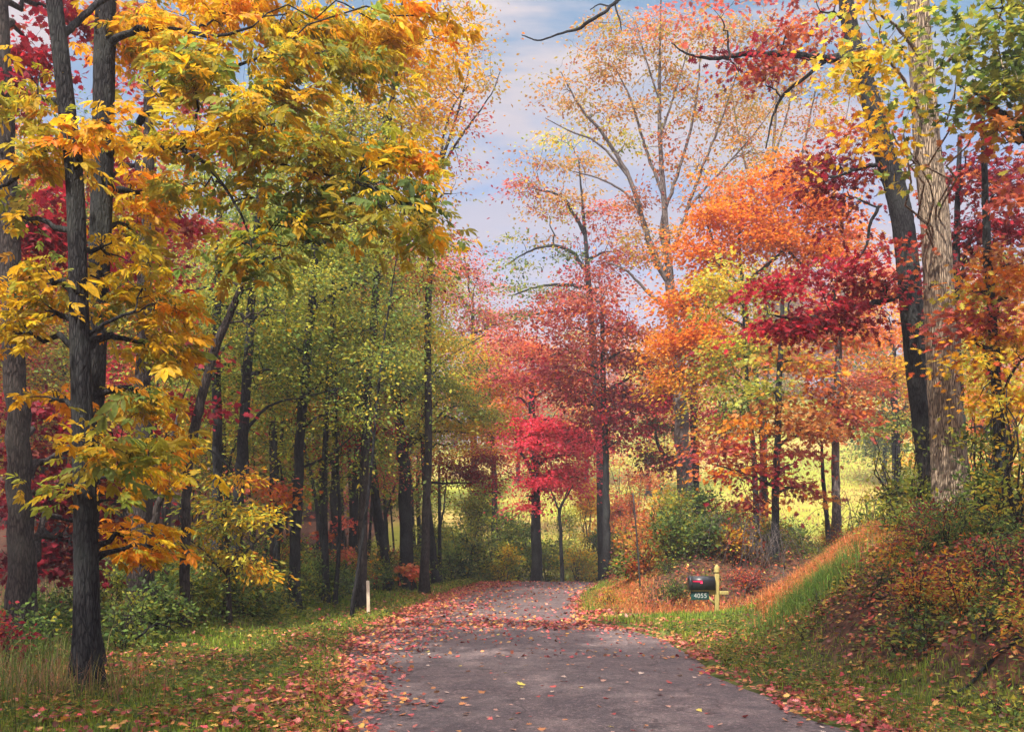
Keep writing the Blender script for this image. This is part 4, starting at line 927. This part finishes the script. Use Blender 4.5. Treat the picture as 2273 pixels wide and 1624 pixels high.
for (u, v, Y, w, h, pal, lab) in [
  (1830, 1330, 13.5, 70, 50, 'green', 'low green weed clump on the bank face below the orange grass'), (1950, 1400, 11.5, 110, 70, 'dkgreen', 'dark green weed clump in the middle of the bank face'),
  (2050, 1330, 12, 120, 80, 'green', 'green weed clump below the pale trunk on the bank face'), (2200, 1330, 10.5, 140, 90, 'dkgreen', 'dark green weed clump high on the bank near the last trunk'),
  (1790, 1440, 12.5, 90, 40, 'green', 'bright green clump at the foot of the bank past the mailbox'), (2000, 1500, 10.2, 110, 50, 'green', 'green clump at the foot of the bank beside the leaf line'),
  (2190, 1460, 9.0, 130, 60, 'dkgreen', 'dark clump above the fallen dark stick'), (2230, 1590, 7.9, 120, 50, 'green', 'green clump below the fallen dark stick'), (2100, 1420, 10.6, 80, 50, 'mixed', 'olive and red clump on the bank face'),
  (1890, 1350, 12.8, 60, 50, 'yelgreen', 'yellowish weed clump on the bank face'), (2140, 1580, 8.3, 80, 30, 'green', 'small green clump at the bottom edge of the bank')]:
    pshrub(u, Y, w, h, pal, lab, size=.05, cover=.9, stems=8, name='weed_clump', cat='weeds')
# weeds and seedlings crowding the bank face and the mound
BK = {'dkgreen': 'dark green', 'green': 'fresh green', 'maroon': 'dark maroon', 'redrust': 'reddish', 'mixed': 'olive brown', 'yelgreen': 'yellowish'}
nb = 0
while nb < 104:
    y = rng.uniform(7.4, 16.2) if nb < 54 else rng.uniform(19.4, 26); x = rng.uniform(3.0, 9.0) if nb < 54 else rng.uniform(1.8, 8)
    if x > y * .56: continue
    z_, ins_, left_, dd_ = terrain(x, y)
    if ins_[0] or left_[0] or (nb < 54 and (y > 13.6 and x < 6.6 or y > 10.5 and .24 < x / y < .385)) or dd_[0] < (1.25 if nb < 54 else .55): continue
    pal = ['dkgreen', 'green', 'dkgreen', 'maroon', 'mixed', 'dkgreen', 'mixed', 'green', 'dkgreen', 'redrust'][nb % 10]
    where = 'steep right bank' if nb < 54 else 'mound beyond the mailbox'
    shrub(x, y, rng.uniform(.3, 1.0), rng.uniform(.18, .85) ** 1.2, pal, BK[pal] + ' weed clump on the ' + where, BK[pal] + ' weed clumps on the ' + where, size=.045, cover=1.0, stems=7, name='weed_clump', cat='weeds', leaf='leaflet' if nb % 3 else 'simple')
    nb += 1
# left verge undergrowth bushes
KL = {'dkgreen': 'dark green', 'green': 'leafy green', 'mixed': 'brownish', 'maroon': 'dark red'}
for i, (u, Y) in enumerate([(60,12),(0,11),(110,13.5),(330,15),(270,13),(390,17),(450,18),(520,19),(590,20),(650,22),(700,23),(760,25),(560,23),(820,27),(430,21),(860,29),(930,30),(250,17),(140,16),(620,25),
    (300,13.6),(370,14.6),(430,16),(490,17.2),(545,18.2),(610,19.2),(665,20.6),(715,22),(760,23.4),(690,25),(735,27),(800,29),(470,22),(530,25),(590,27),(640,29),(350,19),(400,23),(200,14.8),(840,26),(885,28.6)]):
    pal = ['dkgreen', 'green', 'dkgreen', 'mixed'][i % 4] if i < 20 else ['dkgreen', 'green', 'green'][i % 3]
    if u < 220: pal = ['dkgreen', 'maroon'][i % 2]
    pshrub(u, Y, rng.uniform(90, 150), rng.uniform(80, 135) * (17 / Y) ** .4, pal, KL[pal] + ' undergrowth bush at the edge of the left woods', group=KL[pal] + ' bushes edging the left woods', size=.07, cover=1.5, stems=7)

# bare bramble tangle behind the mailbox
def bramble(x, y, w, h, label, n=46):
    z = gz(x, y); mb = MB()
    for i in range(n):
        a = rng.random() * 2 * PI; s = np.array([rng.normal(0, .2 * w), rng.normal(0, .15 * w), -.05])
        e = s + np.array([math.cos(a) * w * rng.uniform(.4, .95), math.sin(a) * w * .5, 0]); e[2] = h * rng.uniform(-.05, .25)
        t = np.linspace(0, 1, 9)[:, None]
        P = s + (e - s) * t; P[:, 2] += np.sin(PI * t[:, 0] ** .8) * h * rng.uniform(.5, 1.0)
        P += rng.normal(0, .015, P.shape)
        mb.tube(P, np.linspace(.0055, .0025, 9), n=4)
    o = mb.build('bramble', BARKS['grey'])
    o.location = (x, y, z); tag(o, label, 'bramble')
for (u, Y, w, h, lab) in [(1680, 20.5, 1.3, 1.0, 'bare tangled brown bramble right of the mailbox post'), (1630, 21.2, 1.1, .9, 'bare arching bramble just behind the mailbox post'), (1770, 19.5, 1.2, .6, 'bare low bramble where the orange grass meets the mound'), (1960, 17, 1.2, 1.0, 'bare bramble stems at the crest of the bank')]:
    bramble((u - CU) / F * Y, Y, w, h, lab)
# ================================================================== grass
def blades(name, px, py, L, Wd, tint, lean=.45, label=None, mat=None):
    z = surf(px, py)[0]
    n = len(px)
    a = rng.random(n) * 2 * PI; l = np.abs(rng.normal(0, lean, n)) * L
    d = np.stack([np.cos(a), np.sin(a), np.zeros(n)], 1); s = np.stack([-np.sin(a), np.cos(a), np.zeros(n)], 1)
    B = np.stack([px, py, z - .01], 1)
    M = B + d * (l * .35)[:, None]; M[:, 2] += L * .6
    Tp = B + d * l[:, None]; Tp[:, 2] += L * np.sqrt(np.clip(1 - (l / L) ** 2 * .6, .15, 1))
    hw = (Wd / 2)[:, None]
    V = np.stack([B - s * hw, B + s * hw, M + s * hw * .8, M - s * hw * .8, Tp], 1).reshape(-1, 3)
    o5 = np.arange(n)[:, None] * 5
    idx = (o5 + np.array([0, 1, 2, 3, 3, 2, 4])[None, :]).ravel()
    cnt = np.tile([4, 3], n)
    o = link(name, mesh_np(name, V, idx, cnt, mat or LEAF, tint=np.repeat(tint, 2, 0)))
    tag(o, label, name.replace('_', ' '), kind='stuff')
    return o
def rnd_pts(n, xa, xb, ya, yb, dens):
    x = rng.uniform(xa, xb, n); y = ya + (yb - ya) * rng.random(n) ** 1.5
    z, ins, left, dd = terrain(x, y)
    k = rng.random(n) < dens(x, y, ins, left, dd)
    return x[k], y[k]
def mixcol(cols, n, j=.22):
    C = np.array(cols); return jitter(C[rng.integers(len(C), size=n)], j)
GREEN1 = [(.20, .31, .035), (.30, .41, .05), (.40, .45, .065), (.14, .22, .035)]
def gd(x, y, ins, left, dd):
    nn = vnoise(x, y, 1.3, 8)
    L = np.where(left & (y < 36), ss(-.0, .35, dd) * (1 - ss(2.6, 5.0, dd)) * np.clip(nn * 2.0 - .25, .06, 1) * (.8 + .2 * ss(10, 13, y)), 0)
    R = np.where(~left & ~ins & (y < 17.8), ss(0, .3, dd) * (1 - ss(.9 + 1.0 * ss(13.0, 15.5, y), 1.5 + 1.4 * ss(13.0, 15.5, y), dd)) * np.clip(nn * 2.0, .25, 1), 0)
    R2 = np.where(~left & ~ins & (y > 19) & (y < 31), ss(0, .2, dd) * (1 - ss(.5, 1.1, dd)), 0)
    return np.where(ins, 0, L + R + R2)
x, y = rnd_pts(420000, -8, 8, 6, 36, gd)
n = len(x); L = (.045 + .06 * rng.random(n)) * (1 + .02 * y)
blades('grass', x, y, L, .004 + .00055 * y, mixcol(GREEN1, n), .5, 'short green grass growing along both edges of the road')
# long grass / pale dry stems at the edge of the woods
def gl(x, y, ins, left, dd):
    return np.where(left & ~ins, ss(2.2, 3.4, dd) * (1 - ss(5, 8, dd)), 0) * np.clip(vnoise(x, y, .9, 12) * 1.6 - .25, 0, 1)
x, y = rnd_pts(42000, -12, -2, 7.5, 34, gl)
n = len(x)
blades('wild_grass', x, y, .22 + .38 * rng.random(n), .005 + .0004 * y, mixcol([(.12, .18, .035), (.26, .21, .09), (.07, .12, .03), (.16, .22, .05)], n), .7, 'long mixed grass and weeds along the edge of the left woods')
# orange dry grass on the crest and around the mailbox
def go(x, y, ins, left, dd):
    a = 2.2 * np.exp(-(((y - 16.0) / .8) ** 2)) * ss(3.9, 4.5, x) * (1 - ss(6.6, 7.4, x))
    b = .6 * np.exp(-(((y - 19.2) / .35) ** 2)) * ss(1.5, 2.2, x) * (1 - ss(4.2, 5.4, x))
    c = np.exp(-(((y - 14.9) / .8) ** 2)) * ss(3.7, 4.2, x) * (1 - ss(4.8, 5.4, x)) * .3
    d = np.exp(-((dd - .9) / .5) ** 2) * (y > 19.3) * (y < 24) * (x > 0) * .9
    return np.where(ins | left, 0, np.maximum.reduce([a, b, c, d]))
x, y = rnd_pts(130000, 1.2, 7.4, 13, 24, go)
n = len(x)
blades('dry_grass', x, y, (.07 + .12 * rng.random(n)) * np.where(y < 17.6, 1.7, 1), np.full(n, .013), mixcol([(.74, .24, .09), (.78, .33, .13), (.60, .20, .08), (.66, .36, .13)], n, .18), .75, 'orange dry grass on the crest of the bank and around the mound')
# arching green tussock hanging over the end of the bank
def gt(x, y, ins, left, dd):
    return np.where(left | ins, 0, np.exp(-(((x - 4.35) / .45) ** 2 + ((y - 14.5) / .6) ** 2)))
x, y = rnd_pts(30000, 3.2, 5.8, 12.6, 16.2, gt); n = len(x)
blades('tussock_grass', x, y, .28 + .25 * rng.random(n), np.full(n, .010), mixcol([(.15, .26, .045), (.22, .32, .06), (.10, .18, .035)], n), 1.0, 'long arching green grass tussock hanging over the end of the bank')
x = np.concatenate([rng.normal(-4.35, .5, 650), rng.normal(-5.6, 1.0, 700)]); y = np.concatenate([rng.normal(9.6, .4, 650), rng.normal(10.2, .9, 700)])
n = len(x); k = vnoise(x, y, .5, 71) > .4; x, y = x[k], y[k]; n = len(x)
blades('dry_stalks', x, y, .16 + .36 * rng.random(n), np.full(n, .008), mixcol([(.42, .24, .12), (.30, .16, .09), (.20, .20, .05), (.10, .12, .03)], n), .75, 'dry tan stalks and grass round the foot of the nearest tree')
# field grass tufts
def gf(x, y, ins, left, dd): return np.where(ins, 0, 1.0)
x = rng.uniform(-4, 45, 60000); y = 40 + 62 * rng.random(60000) ** 1.4
k = (x > -3) & (x < y * .62); x, y = x[k], y[k]; n = len(x)
w = vnoise(x, y, 9, 21)[:, None]
ct = np.where(w > .55, np.array([[.48, .30, .12]]), np.array([[.34, .35, .06]])) * np.ones((n, 1))
blades('field_grass', x, y, (.08 + .14 * rng.random(n)), .0009 * y, jitter(ct, .2), .8, 'tall pale yellow green grass of the far sunlit field')

# ================================================================== fallen leaves
LC = [(.56, .085, .10), (.48, .11, .09), (.66, .20, .17), (.30, .06, .055), (.55, .22, .08), (.20, .075, .045), (.62, .30, .09)]
LR = [(.52, .16, .05), (.40, .10, .04), (.22, .075, .04), (.14, .05, .035), (.50, .25, .06), (.45, .07, .05), (.60, .32, .08)]
def flat_leaves(x, y, S, col, tpl='maple', up=.012, tilt=.48):
    z, ins, left, dd = surf(x, y)
    e = .12
    gxv = (surf(x + e, y)[0] - z) / e; gyv = (surf(x, y + e)[0] - z) / e
    nn = np.stack([-gxv, -gyv, np.ones(len(x))], 1) + rng.normal(0, tilt, (len(x), 3))
    a = rng.normal(0, 1, (len(x), 3)); a[:, 2] *= .1
    C = np.stack([x, y, z + up + np.abs(rng.normal(0, .008, len(x))) + np.where(ins, 0, rng.random(len(x)) * (.075 + .13 * (x > 2.5) * (dd > 1.2) * rng.random(len(x))) * ss(.1, .5, dd))], 1)
    return leaves(C, a, nn, S, col, tpl)
def litter(name, label, pts_cols, tpl='maple'):
    parts = []
    for x, y, S, c in pts_cols:
        h = len(x) // 2
        parts.append(flat_leaves(x[:h], y[:h], S[:h], c[:h], 'maple')); parts.append(flat_leaves(x[h:], y[h:], S[h:], c[h:], 'oak'))
    V, I, C, T = join_leaves(parts)
    tag(link(name, mesh_np(name, V, I, C, LITTER, tint=T)), label, 'leaf litter', kind='stuff')
# drifts on both road edges
def de(x, y, ins, left, dd):
    inn = np.maximum(0, -0) 
    dl = dpoly(x, y, LE); dr = dpoly(x, y, RE)
    nl = vnoise(x, y, .7, 31)
    wl = .34 + .5 * ss(12, 15, y) + .25 * nl
    A = np.exp(-(dl / wl) ** 2) * np.clip(nl * 1.7, .2, 1)
    wr = .20 + .15 * nl
    B = np.exp(-((dr - np.where(ins, 0, .22)) / np.where(ins, .7 * wr, wr * 1.3)) ** 2) * np.clip(nl * 1.6, .25, 1)
    Cc = .62 * np.exp(-((y - 17.2 + .15 * x) / .9) ** 2) * ins * (.5 + nl)
    return np.minimum(1, np.maximum.reduce([A, B, Cc]))
x, y = rnd_pts(105000, -4.5, 5.5, 6.5, 33, de); n = len(x)
S = (.046 + .034 * rng.random(n)) * np.where(y > 16, 1.15, 1)
litter('leaf_drift', 'drifts of fallen red and pink leaves along the edges of the asphalt', [(x, y, S, mixcol(LC, n, .25))])
# sparse scatter on the asphalt
def dsp(x, y, ins, left, dd): return ins * (.12 + .35 * ss(13, 18, y)) * (.4 + vnoise(x, y, 1.1, 41)) * (y > 12.5)
x, y = rnd_pts(14000, -3, 4, 12.5, 33, dsp); n = len(x)
litter('leaf_scatter', 'small leaves strewn over the far asphalt', [(x, y, np.clip(.035 + .035 * rng.random(n) + .0005 * y, 0, .09), mixcol(LC, n, .3))])
# litter on verge and bank
def dv(x, y, ins, left, dd):
    nn = vnoise(x, y, .8, 51)
    A = np.where(left & ~ins, np.clip(1.25 - dd * .10, .3, 1) * .42 * np.clip(nn * 1.9 - .35, .05, 1) * (1 - .80 * ss(11.8, 14.5, y)), 0)
    B = np.where(~left & ~ins & (y < 16.5), (.35 + .9 * ss(1.0, 1.6, dd)) * ss(.0, .3, dd) * np.clip(nn * 2.2 - .1, .40, 1), 0)
    C = np.where(~left & ~ins & (y > 18.8) & (y < 28), np.clip(nn * 1.8 - .35, .06, 1) * (dd < 7) * .7, 0)
    return A + B + C
x, y = rnd_pts(290000, -9, 9, 6.2, 28, dv); n = len(x)
col = np.where((x < 0)[:, None], mixcol(LC + LR + [(.30, .05, .05), (.20, .04, .045), (.35, .08, .07), (.14, .05, .04)], n, .28), mixcol(LR + [(.16, .05, .035), (.20, .055, .04), (.12, .05, .035), (.09, .035, .03), (.13, .04, .03), (.25, .05, .04)], n, .35))
litter('leaf_litter', 'fallen red orange and brown leaves covering the verge and the bank', [(x, y, np.where(x > 0, .040 + .030 * rng.random(n), .048 + .040 * rng.random(n)), col)])
# small herb leaves (ground ivy, clover) in the verge and bank
def dh(x, y, ins, left, dd):
    nn = vnoise(x, y, 1.0, 61)
    return np.where(ins, 0, np.where(left, np.clip(nn * 2.0 - .35, .12, 1) * (1 - ss(3.5, 7, dd)) , np.clip(nn * 2.2 - .3, .25, 1) * (y < 16.6) + .35 * (y > 19) * (y < 28)))
x, y = rnd_pts(130000, -9, 9, 6.4, 30, dh); n = len(x)
h = .03 + .10 * rng.random(n) + (x > 2.5) * .12 * rng.random(n) ** 2
zz = surf(x, y)[0]
nn = rng.normal(0, .5, (n, 3)); nn[:, 2] += 1
Vh = leaves(np.stack([x, y, zz + h], 1), rng.normal(0, 1, (n, 3)) * np.array([1, 1, .3]), nn, .030 + .035 * rng.random(n) + .0012 * y, mixcol([(.09, .14, .03), (.13, .18, .035), (.06, .10, .02), (.22, .22, .04), (.30, .27, .05)], n, .2), 'leaflet')
tag(link('ground_cover', mesh_np('ground_cover', *Vh[:3], LEAF, tint=Vh[3])), 'small green weeds and creeping leaves over the verge and bank', 'ground cover', kind='stuff')
# single leaves lying on the near asphalt, each one its own object
protos = []
for k, (c, lab) in enumerate([((.72, .58, .12), 'yellow'), ((.62, .34, .25), 'pinkish tan'), ((.50, .09, .08), 'dark red'), ((.60, .25, .10), 'orange brown'), ((.70, .52, .42), 'pale pink')]):
    for tp in ('maple', 'oak'):
        V0, Fs = TPL[tp]; V = V0.copy(); V[:, 2] = .22 * np.abs(V[:, 1]) + .10 * (V[:, 0] - .5) ** 2; V[:, 0] -= .5
        me = mesh_np('fallen_leaf', V, [i for f in Fs for i in f], [len(f) for f in Fs], LITTER, tint=np.tile(np.array(c) , (2, 1)))
        protos.append((me, lab))
cnt = 0
while cnt < 170:
    yy = 7.0 + 6.5 * rng.random() ** 1.2; 
    xx = rng.uniform(-2.2, 2.6)
    z, ins, left, dd = surf(np.array([xx]), np.array([yy]))
    if not ins[0] or -dd[0] < .25: continue
    me, lab = protos[int(rng.choice(10, p=[.03, .02, .15, .12, .16, .10, .10, .08, .14, .10]))]
    o = link('fallen_leaf', me); o.location = (xx, yy, float(z[0]) + .010); s = rng.uniform(.040, .085); o.scale = (s, s, s)
    o.rotation_euler = (rng.normal(0, .22), rng.normal(0, .22), rng.uniform(0, 2 * PI))
    tag(o, f'{lab} fallen leaf lying on the near asphalt', 'leaf', f'{lab} leaves strewn on the near asphalt'); cnt += 1
big = link('fallen_leaf', protos[0][0]); big.location = (-.0 + (1160 - CU) / F * 10.3, 10.3, .022); big.scale = (.13, .13, .13); big.rotation_euler = (.2, .1, .6)
tag(big, 'largest bright yellow leaf lying alone in the middle of the asphalt', 'leaf')

# ================================================================== mailbox
WOOD = plain('weathered_post_wood', (.36, .30, .10), .8, .35, 14, bump=.4, stretch=(6, 6, .6))
BOXM = plain('black_enamel', (.018, .022, .028), .38, .3, 30, spec=.5)
RED = plain('red_flag_paint', (.75, .02, .10), .45, .12, 20)
GREENP = plain('green_sign_paint', (.008, .060, .055), .5, .2, 20)
WHITE = plain('white_lettering', (.42, .45, .44), .5, .05, 30)
STAKE = plain('pale_stake_wood', (.72, .60, .46), .75, .15, 18, bump=.3, stretch=(8, 8, .8))
STEEL = plain('dark_steel', (.03, .028, .028), .6, .3, 30)
STICKM = BARKS['dark']
Ym = 17.7; mx = (1591 - CU) / F * Ym; mz = gz(mx, Ym); pxm = Ym / F
root = empty('mailbox', (mx, Ym, mz))
tag(root, 'black curved top mailbox with a red flag on a wooden post by the drive', 'mailbox')
topz = H + (HV - 1252) * pxm - mz
b = MB(); b.box((-.036, -.036, -.3), (.036, .036, topz - .16)); b.build('post', WOOD, root, smooth=False, bevel=.006)
b = MB()
prof = [(.030, topz - .16), (.030, topz - .145), (.052, topz - .14), (.052, topz - .125), (.046, topz - .115), (.050, topz - .09), (.046, topz - .06), (.030, topz - .025), (.010, topz), (.002, topz + .003)]
b.tube(np.array([(0, 0, z) for _, z in prof]), np.array([r for r, _ in prof]), n=12); b.build('finial', WOOD, root)
zb = H + (HV - 1308) * pxm - mz
xa, xb_, hb, db = (1529 - 1591) * pxm, -.05, .245, .20
b = MB(); sec = []
w2 = db / 2; wall = hb - w2
for a in np.linspace(0, PI, 13): sec.append((w2 * math.cos(a), zb + wall + w2 * math.sin(a)))
sec += [(-w2, zb), (w2, zb)]
V = [(xa + .012, yy, zz_) for yy, zz_ in sec] + [(xb_, yy, zz_) for yy, zz_ in sec]; k = len(sec)
b.add(V, [[i, (i + 1) % k, (i + 1) % k + k, i + k] for i in range(k)] + [list(range(k))[::-1], list(range(k, 2 * k))])
b.build('body', BOXM, root, smooth=False)
b = MB(); sec2 = [(y_ * 1.05, (z_ - zb - .1) * 1.04 + zb + .1) for y_, z_ in sec]
V = [(xa - .008, yy, zz_) for yy, zz_ in sec2] + [(xa + .030, yy, zz_) for yy, zz_ in sec2]
b.add(V, [[i, (i + 1) % k, (i + 1) % k + k, i + k] for i in range(k)] + [list(range(k))[::-1], list(range(k, 2 * k))])
d_ = b.build('door', BOXM, root, smooth=False)
b = MB(); b.box((xa - .03, -.012, zb + hb - .05), (xa - .008, .012, zb + hb - .02)); b.build('handle', BOXM, d_, smooth=False, bevel=.003)
b = MB()
b.add([(x_, yq, z_) for yq in (-w2 - .012, -w2 - .007) for x_, z_ in [(xa + .04, zb + .170), (xa + .215, zb + .170), (xa + .215, zb + .115), (xa + .175, zb + .115), (xa + .172, zb + .142), (xa + .04, zb + .145)]],
      [(0, 1, 2, 3, 4, 5), (11, 10, 9, 8, 7, 6)] + [(i, (i + 1) % 6, (i + 1) % 6 + 6, i + 6) for i in range(6)])
b.build('flag', RED, root, smooth=False)
b = MB(); b.box((xa + .04, -.085, zb - .022), (xb_ - .0, .085, zb - .001)); b.build('mounting_board', WOOD, root, smooth=False, bevel=.004)
b = MB(); b.box((xa + .10, -.035, zb - .085), (-.045, .035, zb - .024)); b.box((.045, -.035, zb - .085), (.205, .035, zb - .024)); b.build('arm', WOOD, root, smooth=False, bevel=.004)
b = MB(); b.add([(-.22, -.03, zb - .088), (-.16, -.03, zb - .088), (-.045, -.03, zb - .215), (-.045, -.03, zb - .275), (-.22, .03, zb - .088), (-.16, .03, zb - .088), (-.045, .03, zb - .215), (-.045, .03, zb - .275)],
    [(0, 1, 2, 3), (7, 6, 5, 4), (0, 4, 5, 1), (1, 5, 6, 2), (2, 6, 7, 3), (3, 7, 4, 0)]); b.build('brace', WOOD, root, smooth=False)
b = MB(); b.box((xa + .02, -.050, zb - .175), (xa + .345, -.042, zb - .012)); pl = b.build('number_plate', GREENP, root, smooth=False, bevel=.002)
cu = bpy.data.curves.new('digits', 'FONT'); cu.body = '4055'; cu.size = .115; cu.extrude = .0015; cu.align_x = 'CENTER'; cu.space_character = 1.05
tmp = bpy.data.objects.new('digits', cu); COL.objects.link(tmp)
bpy.context.view_layer.update()
dg = bpy.context.evaluated_depsgraph_get(); me = bpy.data.meshes.new_from_object(tmp.evaluated_get(dg)); bpy.data.objects.remove(tmp)
me.materials.clear(); me.materials.append(WHITE)
dgt = link('digits', me, pl); dgt.rotation_euler = (PI / 2, 0, 0); dgt.location = (xa + .19, -.054, zb - .140)
root.rotation_euler = (0, 0, math.radians(3))

# ================================================================== stake, pole, sticks
Ys = 18.9; sx_ = (818 - CU) / F * Ys; sz_ = gz(sx_, Ys)
o = MB(); hh = H + (HV - 1288) / F * Ys - sz_
o.box((-.030, -.012, -.2), (.030, .012, hh)); s_ = o.build('marker_stake', STAKE, smooth=False, bevel=.003); s_.location = (sx_, Ys, sz_); s_.rotation_euler = (0, math.radians(-1.2), math.radians(12))
tag(s_, 'pale wooden marker stake standing in the grass verge', 'stake')
o = MB(); A = W(1422, 1312, 20.2); Bq = W(1405, 1094, 20.2); A[2] = gz(A[0], A[1]) - .1
o.tube(catmull([A, (A + Bq) / 2 + np.array([.012, 0, 0]), Bq], 8), np.linspace(.020, .014, 8), n=8); o = o.build('dead_stem', STEEL); tag(o, 'thin dark upright dead stem on the mound left of the mailbox', 'stem')
def stick(pts, rs, label, name='fallen_branch'):
    b = MB(); P = catmull(pts, 14); P[1:-1] += rng.normal(0, .008, (12, 3)); b.tube(P, np.linspace(rs[0], rs[1], 14), n=8)
    tag(b.build(name, STICKM), label, 'branch')
P = [W(2078, 1548, 8.6), W(2140, 1540, 8.6), W(2210, 1518, 8.7), W(2300, 1492, 8.8)]
for p in P: p[2] = max(p[2], gz(p[0], p[1]) + .03)
stick(P, (.008, .024), 'dark fallen branch lying across the foot of the bank')
P = [W(300, 1418, 12), W(350, 1385, 12), W(395, 1405, 12)]
for p in P: p[2] = max(p[2], gz(p[0], p[1]) + .03)
stick(P, (.014, .006), 'curved grey twig lying in the undergrowth of the left verge')

# ================================================================== light, sky, camera
S = Vector((-.28, -.58, .76)).normalized()
sun = bpy.data.lights.new('sun', 'SUN'); sun.energy = 3.8; sun.angle = math.radians(1.0); sun.color = (1.0, .90, .78)
so = bpy.data.objects.new('sun', sun); COL.objects.link(so); so.rotation_euler = S.to_track_quat('Z', 'Y').to_euler(); so.location = (-20, -10, 30)
w = bpy.data.worlds.new('World'); sc.world = w; w.use_nodes = True
nt = w.node_tree; nt.nodes.clear()
out = nt.nodes.new('ShaderNodeOutputWorld'); bg = nt.nodes.new('ShaderNodeBackground'); bg.inputs['Strength'].default_value = .095
sky = nt.nodes.new('ShaderNodeTexSky'); sky.sky_type = 'NISHITA'; sky.sun_disc = False
sky.sun_elevation = math.asin(S.z); sky.sun_rotation = math.atan2(S.x, S.y); sky.air_density = 1.0; sky.dust_density = .4; sky.ozone_density = 3.0
tc = nt.nodes.new('ShaderNodeTexCoord'); sep = nt.nodes.new('ShaderNodeSeparateXYZ'); nt.links.new(tc.outputs['Generated'], sep.inputs[0])
ad = N(nt, 'ShaderNodeMath', operation='ADD'); ad.inputs[1].default_value = .22; nt.links.new(sep.outputs['Z'], ad.inputs[0])
dv_ = N(nt, 'ShaderNodeVectorMath', operation='DIVIDE'); cmb = nt.nodes.new('ShaderNodeCombineXYZ')
for i in range(3): nt.links.new(ad.outputs[0], cmb.inputs[i])
nt.links.new(tc.outputs['Generated'], dv_.inputs[0]); nt.links.new(cmb.outputs[0], dv_.inputs[1])
mp = N(nt, 'ShaderNodeMapping'); mp.inputs['Scale'].default_value = (1.0, 1.9, 1.0); mp.inputs['Location'].default_value = (2.02, .2, 0)
nt.links.new(dv_.outputs[0], mp.inputs[0])
nz = nt.nodes.new('ShaderNodeTexNoise'); nz.inputs['Scale'].default_value = 2.4; nz.inputs['Detail'].default_value = 8; nz.inputs['Roughness'].default_value = .52; nz.inputs['Distortion'].default_value = .3
nt.links.new(mp.outputs[0], nz.inputs['Vector'])
rr = ramp(nt, [(.46, (0, 0, 0)), (.57, (1, 1, 1))], nz.outputs['Fac'])
hz = ramp(nt, [(.0, (1, 1, 1)), (.22, (.9, .9, .9)), (.34, (.40, .40, .40)), (.43, (.0, .0, .0)), (.52, (.15, .15, .15)), (.66, (1, 1, 1))], sep.outputs['Z'])   # cloud thickens towards the horizon; overhead share is unseen, added for fill light
mxx = N(nt, 'ShaderNodeMixRGB', blend_type='SCREEN'); mxx.inputs[0].default_value = .55
nt.links.new(rr.outputs[0], mxx.inputs[1]); nt.links.new(hz.outputs[0], mxx.inputs[2])
cc = ramp(nt, [(.0, (3.3, 2.45, 2.7)), (.22, (2.5, 2.15, 2.6)), (.32, (1.8, 1.9, 2.6)), (.41, (2.7, 2.35, 2.5)), (.54, (3.4, 3.0, 3.1)), (.70, (16, 14.8, 15))], sep.outputs['Z'])  # top stop: unseen overhead cloud brightened as added ambient fill
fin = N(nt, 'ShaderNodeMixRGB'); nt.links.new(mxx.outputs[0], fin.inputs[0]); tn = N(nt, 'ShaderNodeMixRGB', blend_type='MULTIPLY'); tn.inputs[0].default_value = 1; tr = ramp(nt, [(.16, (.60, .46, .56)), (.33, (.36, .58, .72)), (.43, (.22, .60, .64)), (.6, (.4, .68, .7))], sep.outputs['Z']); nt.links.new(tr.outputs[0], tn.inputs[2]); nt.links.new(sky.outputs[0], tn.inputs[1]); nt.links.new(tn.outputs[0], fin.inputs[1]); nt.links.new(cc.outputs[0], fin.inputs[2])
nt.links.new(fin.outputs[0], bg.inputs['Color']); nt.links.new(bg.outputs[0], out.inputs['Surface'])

cam = bpy.data.cameras.new('camera'); cam.sensor_width = 36; cam.lens = 35.0; cam.clip_end = 6000; cam.clip_start = .05
cam.shift_y = (HV - 812) / 2273.0
co = bpy.data.objects.new('camera', cam); COL.objects.link(co); co.location = (0, 0, H); co.rotation_euler = (PI / 2, 0, 0)
sc.camera = co

# ------------------------------------------------------------------ air
b = MB(); b.box((-420, -60, -6), (420, 420, 60)); hzo = b.build('haze', None, smooth=False)
hm, hnt, hout = new_mat('pale_air')
pv = N(hnt, 'ShaderNodeVolumePrincipled'); pv.inputs['Color'].default_value = (.86, .88, .94, 1); pv.inputs['Density'].default_value = .0022; pv.inputs['Anisotropy'].default_value = .2
hnt.links.new(pv.outputs[0], hout.inputs['Volume'])
hzo.data.materials.clear(); hzo.data.materials.append(hm); tag(hzo, kind='stuff')


# ------------------------------------------------------------------ render setup
sc.render.engine = 'CYCLES'
cy = sc.cycles
cy.max_bounces = 7; cy.diffuse_bounces = 4; cy.glossy_bounces = 2; cy.transmission_bounces = 4; cy.transparent_max_bounces = 4
cy.use_adaptive_sampling = True; cy.adaptive_threshold = .006
cy.use_denoising = True
cy.sample_clamp_indirect = 6
vs = sc.view_settings
sc.display_settings.display_device = 'sRGB'
vs.view_transform = 'Standard'; vs.look = 'None'; vs.gamma = 1; vs.use_curve_mapping = False
vs.exposure = EXPO
